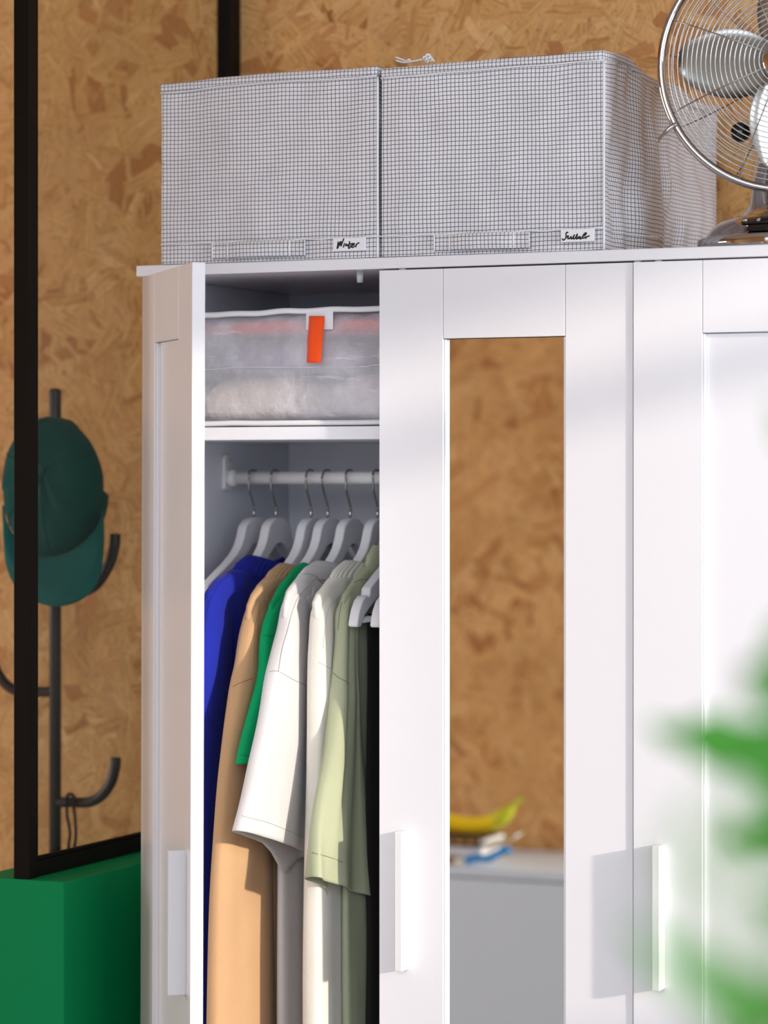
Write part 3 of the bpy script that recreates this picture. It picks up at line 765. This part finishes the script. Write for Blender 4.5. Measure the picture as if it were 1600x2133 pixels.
# pale grey T-shirt
X = HX[4]
g, so, sa, sm = garment('t_shirt', 'pale grey T-shirt with a wide sunlit sleeve in the middle of the rail', 't-shirt', X, M['grey_f'], 0,
    body_rows(X, [(629, 1194), (614, 1211), (599, 1232), (590, 1256), (583, 1283), (580, 1313)], ybody=.058, hx=.012, hx0=.015),
    [(1236, 600, 632, .010, 0), (1262, 589, 640, .014, 0), (1315, 580, 645, .017, 0), (1400, 560, 650, .019, 0), (1480, 547, 652, .019, 0), (1560, 531, 650, .019, 0), (1640, 515, 648, .019, 0), (1722, 497, 645, .018, -.002)], collar='plain', seed=11, fold=.0035, body_dx=-.030, grooves=((.55, .006, .18),))
# hem line runs lower toward the back
for v in so.data.vertices:
    k = v.index // 56; w_ = max(0, (k - 26) / 20); v.co.z -= w_ * (v.co.y - (-.36)) * .26
for o2 in [c for c in g.children if c.name.startswith('sleeve') and c is not so]:
    for v in o2.data.vertices:
        k = v.index // 56; w_ = max(0, (k - 26) / 20); v.co.z -= w_ * ((-v.co.y) - (-.36)) * .26
for v in so.data.vertices:
    k = v.index // 56
    if v.co.x < 0: v.co.z -= max(0, (k - 34) / 12) ** 1.5 * .034 * math.exp(-((v.co.y + .20) / .035) ** 2)
sm.free()
stitch(g, [[(658, 1204), (642, 1222), (622, 1243), (609, 1274), (599, 1313), (588, 1351), (580, 1398)], [(561, 1399), (579, 1398), (606, 1413), (627, 1423), (641, 1431)], [(630, 1197), (645, 1196), (658, 1200), (668, 1212), (686, 1222)]], M['thread'])
stitch(g, [[(504, 1699), (530, 1706), (558, 1713), (600, 1730), (640, 1748)]], mat('pale_thread', (.42, .41, .41), .8), .0005)
# cream top with ribbed collar
X = HX[5]
g, so, sa, sm = garment('jumper', 'cream long sleeved jumper with a ribbed collar', 'jumper', X, M['cream_f'], 0,
    body_rows(X, [(692, 1203), (676, 1221), (663, 1237), (653, 1256), (650, 1282), (649, 1315)], ybody=.10, hx=.014, hx0=.017),
    [(1241, 665, 700, .010, 0), (1275, 652, 704, .015, 0), (1330, 648, 704, .018, 0), (1400, 645, 704, .019, 0), (1600, 643, 706, .019, 0), (1800, 640, 712, .020, 0), (2000, 638, 715, .020, 0), (2133, 638, 716, .020, 0), (2300, 638, 716, .018, 0)], collar='knit', seed=14, fold=.003)
th = mat('cream_thread', (.50, .47, .40), .8); sm.free()
stitch(g, [[(722, 1233), (704, 1245), (686, 1266), (678, 1300), (673, 1351)], [(664, 1379), (680, 1388), (695, 1396)]], th)
# sage shirt
X = -.083
g, so, sa, sm = garment('shirt', 'sage green short sleeved shirt hanging next to the dark trousers', 'shirt', X, M['sage_f'], 0,
    body_rows(X, [(765, 1178), (748, 1198), (733, 1216), (716, 1238), (705, 1256), (699, 1280)], ybody=.062, hx=.012, hx0=.015),
    [(1240, 718, 742, .010, 0), (1275, 701, 744, .014, 0), (1330, 699, 742, .016, 0), (1400, 693, 742, .016, 0), (1450, 687, 745, .017, 0), (1560, 674, 750, .018, 0), (1680, 660, 756, .018, 0), (1760, 652, 760, .018, 0), (1812, 645, 765, .019, 0)], collar='shirt', seed=19, fold=.006, grooves=((-.35, .010, .16), (.35, .006, .12)))
for o2 in [c for c in g.children if c.name.startswith('sleeve')]:
    sg = 1 if o2 is so else -1
    for v in o2.data.vertices:
        k = v.index // 56; w_ = max(0, (k - 22) / 24); v.co.z -= w_ * (sg * v.co.y - (-.30)) * .30
        v.co.x += w_ * .008 * sin(v.co.y * 75 * sg)
        if v.co.x < 0: v.co.z -= max(0, (k - 30) / 16) ** 1.5 * .046 * math.exp(-((sg * v.co.y + .145) / .075) ** 4)
th = mat('sage_thread', (.22, .24, .15), .8); sm.free()
stitch(g, [[(737, 1214), (747, 1209), (761, 1207), (774, 1211)], [(712, 1255), (707, 1280), (704, 1312)], [(693, 1400), (703, 1410), (718, 1418), (728, 1424)], [(650, 1776), (694, 1788), (747, 1812)]], th, .0006)
# trousers folded over the bars
def trousers(X, m, label, yc=.25, hw=.165, zt=None, hx=.010, seed=1, y0=None):
    zt = ROD_Z - .0625 - .149
    r = tag(empty('trousers', (X, .25, zt)), label, 'trousers', 'clothes on the rail')
    bm = bmesh.new(); rings = []; ns = 40
    for i in range(34):
        z = .0075 * (1 if i == 0 else 0) - .021 * max(0, i - 1) if i else .0078
        tk = (.0004 if i == 0 else hx * min(1, .55 + i * .06)); R = []
        for k in range(ns):
            a = 2 * pi * k / ns; u, v = cos(a), sin(a)
            u2 = (abs(u) ** .6) * (1 if u > 0 else -1); v2 = (abs(v) ** .6) * (1 if v > 0 else -1)
            f = noise.noise(Vector((u2 * 4 + seed, i * .09, (3 if v > 0 else 0)))) * .004 * min(1, i / 4)
            R.append(bm.verts.new((v2 * tk + f, u2 * hw + f, z)))
        rings.append(R)
    for A, B in zip(rings, rings[1:]):
        for k in range(ns): bm.faces.new((A[k], A[(k + 1) % ns], B[(k + 1) % ns], B[k]))
    bm.faces.new(rings[0]); bm.faces.new(rings[-1][::-1]); bmesh.ops.recalc_face_normals(bm, faces=bm.faces[:])
    link('legs', bm, m, r, True)
    s = bmesh.new(); tube_bm([(hx + .001, -hw * .35, -.02 * i - .01) for i in range(30)], .0009, 5, s)
    link('side_seam', s, m, r, True)
    return r
trousers(-.0600, M['dark_f'], 'black trousers folded over the hanger bar beside the sage shirt', seed=3, hw=.155)
trousers(-.0245, M['navy_f'], 'dark navy jeans folded over a hanger bar at the door edge', seed=8, hw=.16)

# ================================================================== DESK FAN
FR = .173
fc = on_y(1625, 135, .055)
fan = tag(empty('desk_fan', (fc.x - .008, .128, ZT), radians(13)), 'chrome desk fan with round wire guard on the wardrobe top', 'fan')
hz = fc.z - ZT
def fobj(nm, b, m=None, smooth=True, me=None, parent=None): return link(nm, b, m, parent or fan, smooth, me)
base = fobj('base', lathe_bm([(.0, .004), (.124, .004), (.122, .016), (.119, .019), (.114, .025), (.108, .033), (.098, .040), (.080, .046), (.067, .051), (.0595, .058), (.0545, .066), (.052, .082), (.050, .10), (.046, .12), (.036, .135), (.0, .138)], 72), M['chrome'])
fobj('base_rim', lathe_bm([(.0, 0), (.127, 0), (.129, .002), (.129, .0145), (.126, .0165), (.116, .0175)], 72), M['chrome'])
fobj('stand', lathe_bm([(.030, .13), (.026, .15), (.024, .18), (.026, hz - .03), (.03, hz - .01)], 40), M['chrome'])
mo = fobj('motor_housing', lathe_bm([(.0, -.135), (.03, -.132), (.052, -.118), (.060, -.095), (.062, -.06), (.058, -.035), (.048, -.022), (.0, -.02)], 48, 'Y'), M['dark_chrome'])
for v in mo.data.vertices: v.co.z += hz; v.co.y -= .0
FY = -.045
mo.location = (0, FY + .0, 0)
# control plate on the base dome (front, curved black strip) and slider
def dome_pt(ang, z, off):
    prof = [(.016, .122), (.019, .119), (.025, .114), (.033, .108), (.040, .098), (.046, .080), (.051, .067), (.058, .0595)]
    for (z0, r0), (z1, r1) in zip(prof, prof[1:]):
        if z <= z1 or z1 == .058: r_ = r0 + (r1 - r0) * (z - z0) / (z1 - z0); break
    return Vector(((r_ + off) * sin(ang), -(r_ + off) * cos(ang), z))
def dome_patch(a0, a1, z0, z1, off, nrow=10, round_=True):
    b = bmesh.new(); rows = []
    for j in range(nrow + 1):
        f = j / nrow; z = z0 + (z1 - z0) * f; ins = (1 - sqrt(max(0, 1 - (2 * f - 1) ** 2))) * (z1 - z0) * .5 / .1 if round_ else 0
        rows.append([b.verts.new(dome_pt(a0 + ins * 1.6 + (a1 - a0 - 3.2 * ins) * i / 30, z, off)) for i in range(31)])
    for A, B in zip(rows, rows[1:]):
        for i in range(30): b.faces.new((A[i], A[i + 1], B[i + 1], B[i]))
    bmesh.ops.recalc_face_normals(b, faces=b.faces[:]); return b
pl = fobj('control_plate', dome_patch(-.62, .62, .031, .0425, .0014), M['black_gloss'])
q = dome_pt(-.56, .037, .0022)
fobj('screw', tube_bm([q, q + Vector((-.0008, -.0022, .0012))], .0034, 12), M['chrome'], parent=pl)
def glyph(strokes, ang, zc, h):
    tb = bmesh.new()
    for st in strokes:
        P = [dome_pt(ang + u * h / .1, zc + v * h * .75, .0021) for u, v in st]; tube_bm(P, .00045, 6, tb)
    fobj('digit', tb, M['card'], parent=pl)
glyph([[(.5 * cos(t), .6 * sin(t)) for t in [k * pi / 6 for k in range(13)]]], -.36, .0368, .0035)
glyph([[(0, -.7), (0, .7)]], -.14, .0368, .0035); glyph([[(-.3, .6), (.3, .6), (.3, .1), (-.3, -.6), (.35, -.6)]], .08, .0368, .0035)
fobj('slide_switch', dome_patch(-.46, .45, .020, .029, .0035, 8, False), M['black_gloss'])
# guard: front and back cage rings, each a ring of wire
fan_front, fan_back = empty('x'), None
bpy.data.objects.remove(fan_front)
def dome_y(rn, front):  # rn 0..1 -> offset along the axis
    d = .052 if front else .062
    return (-1 if front else 1) * d * (1 - rn ** 2.6) ** .8
ZH = hz
def ring_me(rad, wr):
    P = [(rad * cos(2 * pi * k / 72), 0, rad * sin(2 * pi * k / 72)) for k in range(72)]
    return tube_bm(P, wr, 6, closed=True)
CY = -.075
for front in (True, False):
    n = 21 if front else 15
    for i in range(n):
        rn = (.20 + .78 * i / (n - 1)) if front else (.30 + .68 * i / (n - 1))
        o = fobj('guard_ring', ring_me(rn * FR, .00085), M['wire']); o.location = (0, CY + dome_y(rn, front), ZH)
    for k in range(8 if front else 10):
        a = 2 * pi * (k + .5) / (8 if front else 10) + (0 if front else .2)
        P = [(FR * rn * cos(a), CY + dome_y(rn, front) - (.0016 if front else -.0016), ZH + FR * rn * sin(a)) for rn in [.16 + .83 * j / 18 for j in range(19)]]
        fobj('guard_spoke', tube_bm(P, .0010, 6), M['wire'])
rimo = fobj('guard_rim', lathe_bm([(FR - .0045, -.007), (FR - .002, -.010), (FR + .002, -.0105), (FR + .0055, -.008), (FR + .007, 0), (FR + .0055, .008), (FR + .001, .010), (FR - .004, .008), (FR - .0045, -.007)], 96, 'Y'), M['chrome'])
rimo.location = (0, CY, ZH)
cap_ = fobj('centre_badge', lathe_bm([(0, .008), (.018, .0075), (.028, .004), (.032, 0), (.030, -.004), (0, -.004)], 40, 'Y'), M['chrome']); cap_.location = (0, CY - .052, ZH)
hub = fobj('hub', lathe_bm([(0, .022), (.012, .020), (.024, .012), (.028, 0), (.028, -.02), (0, -.02)], 32, 'Y'), M['dark_chrome']); hub.location = (0, CY, ZH)
# blades
bb = bmesh.new(); rows = []
for i in range(13):
    rn = .022 + .128 * i / 12; w0 = .012 + .040 * sin(pi * min(1, (i + 1.5) / 14) ** .9) ** .7
    if i == 12: w0 *= .72
    tw = radians(34 - 12 * i / 12)
    rows.append([bb.verts.new((rn, sin(tw) * w0 * (j / 6 * 2 - 1) + .006 * (1 - (j / 3 - 1) ** 2), cos(tw) * w0 * (j / 6 * 2 - 1) * 1.0)) for j in range(7)])
for A, B in zip(rows, rows[1:]):
    for j in range(6): bb.faces.new((A[j], A[j + 1], B[j + 1], B[j]))
bl = fobj('blade', bb, M['blade']); so_ = bl.modifiers.new('t', 'SOLIDIFY'); so_.thickness = .0012
bl.location = (0, CY + .004, ZH); bl.rotation_euler = (0, radians(183), 0)
for k in (1, 2, 3):
    c = bl.copy(); COL.objects.link(c); c.rotation_euler = (0, radians(183 + 90 * k), 0)
# clips on the rim
for adeg in (208, 140, 20, 300):
    a = radians(adeg); e = Vector((cos(a), 0, sin(a))); c = Vector((0, CY, ZH)) + e * (FR + .003)
    b = tube_bm(smooth_path([c - e * .004 + Vector((0, -.010, 0)), c + e * .006 + Vector((0, -.012, -.001)), c + e * .016 + Vector((0, -.010, -.004)), c + e * .026 + Vector((0, -.004, -.007))], 4), [.0035] * 4 + [.003] * 4 + [.0022] * 4 + [.0035], 8)
    fobj('clip', b, M['chrome'])
# tilt knob and yoke behind
fobj('yoke', tube_bm([(-.05, -.03, hz - .085), (-.03, -.03, hz - .10), (0, -.03, hz - .108), (.03, -.03, hz - .10), (.05, -.03, hz - .085)], .007, 10), M['dark_chrome'])
fobj('tilt_knob', lathe_bm([(0, -.012), (.012, -.012), (.014, -.008), (.014, .008), (.012, .012), (0, .012)], 10, 'Y'), M['black_gloss']).location = (-.066, -.03, hz - .088)

# ================================================================== COAT RACK AND CAP
rk = tag(empty('coat_rack', (-.7467, .35, 0)), 'black tubular coat rack standing behind the glass partition', 'coat rack')
def rt_(nm, pts, r, seg=16): return link(nm, tube_bm(pts, r, seg), M['rack'], rk, True)
rt_('pole', [(0, 0, .02), (0, 0, 1.7375), (0, 0, 1.7415), (0, 0, 1.7435)], [.0102, .0102, .0095, .006])
link('base', lathe_bm([(0, 0), (.112, 0), (.112, .006), (.105, .012), (.02, .016), (.012, .03), (0, .03)], 40), M['rack'], rk, True)
def rel(px, py, y=.35): return on_y(px, py, y) - Vector((-.7467, .35, 0))
rt_('arm', smooth_path([rel(115, 1671), rel(150, 1671), rel(185, 1671), rel(212, 1657), rel(232, 1628), rel(240, 1596), rel(241, 1578)], 6), .0088)
rt_('arm', smooth_path([rel(115, 1441), rel(80, 1441), rel(40, 1440), rel(12, 1425), rel(-8, 1395), rel(-14, 1362), rel(-15, 1340)], 6), .0088)
rt_('arm', smooth_path([rel(115, 1236), rel(150, 1236, .33), rel(195, 1222, .33), rel(225, 1180, .33), rel(238, 1140, .33), rel(240, 1112, .33)], 6), .0092)
rt_('arm', [Vector((0, 0, 1.40)), Vector((0, .06, 1.40)), Vector((0, .105, 1.415)), Vector((0, .13, 1.46)), Vector((0, .135, 1.52))], .0088)
st = bmesh.new()
for pts in ([(139, 1672), (140, 1700), (146, 1735), (143, 1765), (148, 1790)], [(152, 1674), (156, 1700), (158, 1740), (153, 1775), (148, 1792)]):
    tube_bm(smooth_path([on_y(px, py, .336 if i else .339) for i, (px, py) in enumerate(pts)], 5), .0026, 8, st)
tube_bm(smooth_path([on_y(139, 1674, .336), on_y(140, 1658, .341), on_y(147, 1654, .35), on_y(154, 1660, .341), on_y(153, 1676, .336)], 4), .0026, 8, st)
tag(link('hanging_strap', st, M['dark_f'], None, True), 'thin black strap loop hung over the lowest arm of the coat rack', 'strap')

cy = .262
cap = tag(empty('baseball_cap', on_y(112, 1040, cy)), 'dark teal baseball cap hung on the coat rack, brim downward', 'cap')
O = Vector(cap.location)
apex = on_y(86, 978, cy - .075) - O; cen = on_y(112, 1022, cy) - O
RX, RZ = .0865, .121
def crown(u, v):
    rim = cen + Vector((RX * cos(u), .03 * abs(cos(u)) ** 2 * (1 if sin(u) < 0 else .4), RZ * sin(u)))
    k = sin(v * pi / 2)
    p = Vector((apex.x, 0, apex.z)).lerp(Vector((rim.x, 0, rim.z)), k ** .88 if k > 0 else 0)
    y = apex.y * (cos(v * pi / 2) ** .72 if v < 1 else 0) + rim.y * v ** 3
    dent = .014 * math.exp(-(((u - 1.05) / .30) ** 2)) * sin(pi * min(1, v * 1.15)) + .006 * noise.noise(Vector((cos(u) * 2, sin(u) * 2, v * 3)))
    return Vector((p.x, y + dent, p.z))
b = bmesh.new(); nu, nv = 96, 30; ap = b.verts.new(crown(0, 0)); prev = None
for j in range(1, nv + 1):
    row = [b.verts.new(crown(2 * pi * i / nu, j / nv)) for i in range(nu)]
    for i in range(nu):
        if prev is None: b.faces.new((ap, row[i], row[(i + 1) % nu]))
        else: b.faces.new((prev[i], row[i], row[(i + 1) % nu], prev[(i + 1) % nu]))
    prev = row
bmesh.ops.recalc_face_normals(b, faces=b.faces[:])
cr = link('crown', b, M['cap_f'], cap, True); s_ = cr.modifiers.new('t', 'SOLIDIFY'); s_.thickness = .002
bt = lathe_bm([(0, .005), (.006, .0042), (.0085, .001), (.008, -.002), (0, -.002)], 16, 'Y')
for v in bt.verts: v.co += apex + Vector((0, -.001, 0))
link('button', bt, M['cap_f'], cr, True)
sb = bmesh.new()
for u in (-1.35, -.45, .5, 1.6, 2.6, 3.7): tube_bm([crown(u, .05 + .93 * j / 20) + Vector((0, -.0008, 0)) for j in range(21)], .0009, 5, sb)
link('panel_seam', sb, M['cap_f'], cr, True)
# brim: a curved visor that grows out of the lower rim of the crown
top_l = [(4, 1052), (14, 1088), (40, 1128), (72, 1150), (108, 1157), (146, 1148), (180, 1122), (204, 1092), (216, 1062)]
bot_l = [(6, 1110), (12, 1175), (32, 1222), (66, 1250), (112, 1263), (156, 1255), (194, 1228), (212, 1186), (218, 1118)]
b = bmesh.new(); A_ = smooth_path([Vector((x, y, 0)) for x, y in top_l], 6); B_ = smooth_path([Vector((x, y, 0)) for x, y in bot_l], 6); rows = []
for j in range(13):
    f = j / 12; row = []
    for i, (p, q) in enumerate(zip(A_, B_)):
        s = i / (len(A_) - 1) * 2 - 1; pp = p.lerp(q, f)
        y = cy - .052 * (1 - s * s) ** .6 + .012 - .030 * min(1, f * 1.6) * (1 - .6 * s * s) - .010 * f + .006 * abs(s) ** 3
        row.append(b.verts.new(on_y(pp.x, pp.y, y) - O))
    rows.append(row)
for A, B in zip(rows, rows[1:]):
    for i in range(len(A) - 1): b.faces.new((A[i], A[i + 1], B[i + 1], B[i]))
bmesh.ops.recalc_face_normals(b, faces=b.faces[:])
br = link('brim', b, fabric('lit_brim_cotton', (.010, .115, .110), 1500, .35, fuzz=.05), cap, True); s_ = br.modifiers.new('t', 'SOLIDIFY'); s_.thickness = .003  # cap cloth in a lighter teal: light on the brim put into its colour
bs = bmesh.new()
tube_bm(smooth_path([on_y(130, 884, cy - .02) - O, on_y(142, 880, cy + .005) - O, on_y(156, 890, cy + .01) - O, on_y(166, 908, cy) - O, on_y(172, 930, cy - .01) - O], 5), .0050, 8, bs)
link('back_strap', bs, M['cap_f'], cap, True)

# ================================================================== SIDEBOARD, BOOKS AND BANANA SEEN IN THE MIRROR
MY = .010
def vm(px, py, yv):  # a point seen in the mirror: the real point lies in front of the mirror plane
    p = on_y(px, py, yv); return Vector((p.x, 2 * MY - p.y, p.z))
e0 = vm(1060, 1811, 1.94)
TZ = e0.z; TY = e0.y
sb_ = tag(empty('sideboard', (-1.2, TY - .16, 0)), 'pale grey sideboard against the board wall, seen in the mirror', 'sideboard')
def sbx(nm, x0, x1, y0, y1, z0, z1, m=M['table']): return link(nm, box_bm(x0, x1, y0, y1, z0, z1, .0015), m, sb_)
sbx('top', -.75, 1.0, -.165, .165, TZ - .02, TZ); sbx('carcass', -.74, .99, -.165, .145, .06, TZ - .0205); sbx('plinth', -.70, .95, -.14, .12, 0, .06)
for k in range(3):
    dd = sbx('door', -.74 + .5775 * k, -.74 + .5775 * (k + 1) - .004, .1455, .161, .065, TZ - .024)
tx = vm(985, 1800, 2.02).x
def book(x, y, z, wx, wy, h, rz, m, label):
    r = tag(empty('book', (x, y, z), rz), label, 'book', 'books on the sideboard')
    c = box_bm(-wx / 2, wx / 2, -wy / 2, wy / 2, 0, .0025, .0005); box_bm(-wx / 2, wx / 2, -wy / 2, wy / 2, h - .0025, h, .0005, bm=c); box_bm(-wx / 2, wx / 2, wy / 2 - .003, wy / 2, 0, h, .0005, bm=c)
    link('cover', c, m, r); link('pages', box_bm(-wx / 2 + .003, wx / 2 - .003, -wy / 2 + .003, wy / 2 - .0032, .0027, h - .0027), M['paper'], r); return r
z = TZ; by = TY - .10
book(tx - .135, by, z + .0006, .24, .16, .017, radians(2), mat('brown_cover', (.42, .24, .15), .6), 'flat book with a brown cover, lowest of the stack on the sideboard')
b2_ = book(tx - .095, by, z + .0186, .26, .15, .022, radians(-3), mat('white_cover', (.78, .78, .84), .6), 'flat white book in the middle of the stack on the sideboard')
b3 = book(tx - .095, by, z + .0416, .27, .15, .016, radians(1), mat('dark_cover', (.10, .055, .035), .6), 'flat dark brown book with orange marks, topmost under the banana')
db = bmesh.new()
for k in range(9): box_bm(-.10 + .026 * k, -.088 + .026 * k, .0752, .0758, .005, .012, bm=db)
link('spine_marks', db, mat('orange_print', (.75, .38, .03), .6), b3)
# crumpled printed wrapper hanging over the stack and a blue folded cloth
b = bmesh.new(); rows = []
for i in range(9):
    row = []
    for j in range(7):
        row.append(b.verts.new((.075 * (i / 8 - .5) + .004 * noise.noise(Vector((i, j, 1))), .06 * (j / 6 - .5), .020 * (i / 8) ** 2 + .008 * noise.noise(Vector((i * .7, j * .7, 3))) - .001 * j)))
    rows.append(row)
for A, B in zip(rows, rows[1:]):
    for j in range(6): b.faces.new((A[j], A[j + 1], B[j + 1], B[j]))
mw = mat('wrapper_print', (.8, .8, .88), .4); n_ = N(mw); tcw = n_.new('ShaderNodeTexCoord').outputs['Object']
n_.link(n_.ramp(n_.noise(tcw, 38, 1).outputs[0], [(.0, (.78, .80, .92)), (.50, (.80, .80, .90)), (.54, (.88, .74, .10)), (.62, (.85, .74, .14)), (.66, (.10, .12, .10))], 'CONSTANT'), n_.b.inputs['Base Color'])
wr = tag(link('snack_wrapper', b, mw, None, True), 'crumpled white and yellow wrapper lying on the book stack', 'wrapper'); s_ = wr.modifiers.new('t', 'SOLIDIFY'); s_.thickness = .001
wr.location = (tx + .088, by + .045, TZ + .048); wr.rotation_euler = (0, radians(-8), 0)
b = bmesh.new(); rows = []
for i in range(12):
    u = i / 11; rows.append([b.verts.new((.10 * u - .03, .02 * (j / 4 - .5) * (1 - .4 * u) + .075, .030 * u + .004 * sin(u * 9) + .010 * (j / 4 - .5))) for j in range(5)])
for A, B in zip(rows, rows[1:]):
    for j in range(4): b.faces.new((A[j], A[j + 1], B[j + 1], B[j]))
bc = tag(link('folded_cloth', b, fabric('bright_blue_cloth', (.0, .30, .78)), None, True), 'bright blue folded cloth tucked beside the books on the sideboard', 'cloth')
s_ = bc.modifiers.new('t', 'SOLIDIFY'); s_.thickness = .008; bc.location = (tx + .045, by + .018, TZ + .006)
# banana
ban = tag(empty('banana', (tx - .05, by, TZ + .0585)), 'yellow banana with a greenish stem lying on the book stack', 'banana')
pts = [vm(846, 1640, 2.04), vm(862, 1660, 2.04), vm(890, 1682, 2.04), vm(930, 1696, 2.04), vm(980, 1703, 2.04), vm(1025, 1697, 2.04), vm(1055, 1678, 2.04), vm(1072, 1660, 2.04), vm(1086, 1646, 2.04)]
Pp = smooth_path([p - Vector(ban.location) for p in pts], 6); K = len(Pp)
rad = []
for i in range(K):
    u = i / (K - 1)
    rad.append(.0185 * min(1, (u / .16) ** .6 + .25) * (1 if u < .70 else max(.28, 1 - max(0, (u - .70) / .17) ** 1.3 * .72)))
mn = min(p.z - r_ for p, r_ in zip(Pp, rad)); ban.location.z -= mn - .0003
pe = tube_bm(Pp, rad, 12); link('peel', pe, M['banana'], ban, True)
nb = N(M['banana']); tcb = nb.new('ShaderNodeTexCoord').outputs['Object']; sx_ = nb.new('ShaderNodeSeparateXYZ'); nb.link(tcb, sx_.inputs[0])
nb.link(nb.ramp(nb.math('MULTIPLY_ADD', sx_.outputs[0], 6, .3), [(.0, (.97, .62, .005)), (.80, (.97, .72, .01)), (.99, (.62, .66, .03))]), nb.b.inputs['Base Color'])
link('stem', tube_bm([Pp[-1], Pp[-1] + (Pp[-1] - Pp[-3]).normalized() * .008], [.0048, .0055], 8), mat('banana_stem', (.38, .34, .06), .6), ban, True)

# ================================================================== FOREGROUND PLANT (leaves reach into the lower right, far out of focus)
def leaf_bm(L, W, bend, twist, cup=.25, seg=14):
    b = bmesh.new(); rows = []
    for i in range(seg + 1):
        u = i / seg; w_ = W * sin(pi * u ** .8) ** .85 * .5 + .0006
        x = L * (u - .06 * bend * u * u); z = -bend * L * u * u * .5
        rows.append([b.verts.new((x, w_ * s, z + cup * w_ * abs(s) + .004 * sin(u * 20) * abs(s) * (W / .05))) for s in (-1, -.6, -.2, 0, .2, .6, 1)])
    for A, B in zip(rows, rows[1:]):
        for j in range(6): b.faces.new((A[j], A[j + 1], B[j + 1], B[j]))
    bmesh.ops.remove_doubles(b, verts=b.verts[:], dist=1e-5)
    bmesh.ops.recalc_face_normals(b, faces=b.faces[:]); return b
def at(px, py, d):
    t = (px - 800) / FPX * d
    return Vector((CAM.x - _S * d + _C * t, CAM.y + _C * d + _S * t, CAM.z - (py - 1000) / FPX * d))
pb = at(1900, 3000, 1.25); pb.z = 0
plant = tag(empty('potted_plant', pb), 'tall green leafy plant in the foreground, blurred at lower right', 'plant')
link('pot', lathe_bm([(0, 0), (.10, 0), (.13, .24), (.14, .24), (.14, .27), (.125, .27), (.115, .20), (0, .20)], 40), M['pot'], plant, True)
link('soil', lathe_bm([(0, .225), (.121, .225), (.12, .21), (0, .21)], 30), M['soil'], plant, True)
leaves = [  # base, tip (photo), distance, width
    ((1730, 1630), (1350, 1495), 1.45, .044), ((1680, 1270), (1590, 1460), 1.35, .06), ((1760, 1790), (1500, 1725), 1.5, .042),
    ((1760, 1540), (1690, 1300), 1.3, .06), ((1800, 1960), (1560, 1850), 1.25, .030), ((1760, 2110), (1480, 2150), 1.3, .040),
    ((1620, 2200), (1300, 1900), 1.05, .016), ((1700, 1800), (1520, 1620), .85, .016), ((1680, 2160), (1480, 1960), .85, .016), ((1500, 1900), (1400, 1700), .80, .009), ((1800, 1000), (1620, 830), 1.2, .026), ((1780, 1440), (1900, 1250), 1.4, .06), ((1760, 1700), (1900, 1560), 1.4, .06),
    ((1730, 1690), (1600, 1610), 1.3, .040), ((1760, 2240), (1600, 2030), 1.3, .034)]
node = {}
for (bpt, tip, d, W) in leaves:
    B = at(*bpt, d) - pb; T = at(*tip, d + .05) - pb
    v = T - B; L = v.length
    o = link('leaf', leaf_bm(L, W, .12, 0), M['leaf'], plant, True)
    xax = v.normalized(); zax = (Vector((-.35, -.5, .9)) - xax * Vector((-.35, -.5, .9)).dot(xax)).normalized(); yax = zax.cross(xax)
    o.matrix_local = Matrix.Translation(B) @ Matrix((xax, yax, zax)).transposed().to_4x4()
    s = .5
    root = Vector((random.uniform(-.03, .03), random.uniform(-.03, .03), .21))
    mid = Vector((B.x * .6 + .02, B.y * .6, B.z * .55)); link('stem', tube_bm(smooth_path([root, mid, B + (B - T) * .15 + Vector((0, 0, -.02)), B], 6), .0028, 6), M['stem'], plant, True)
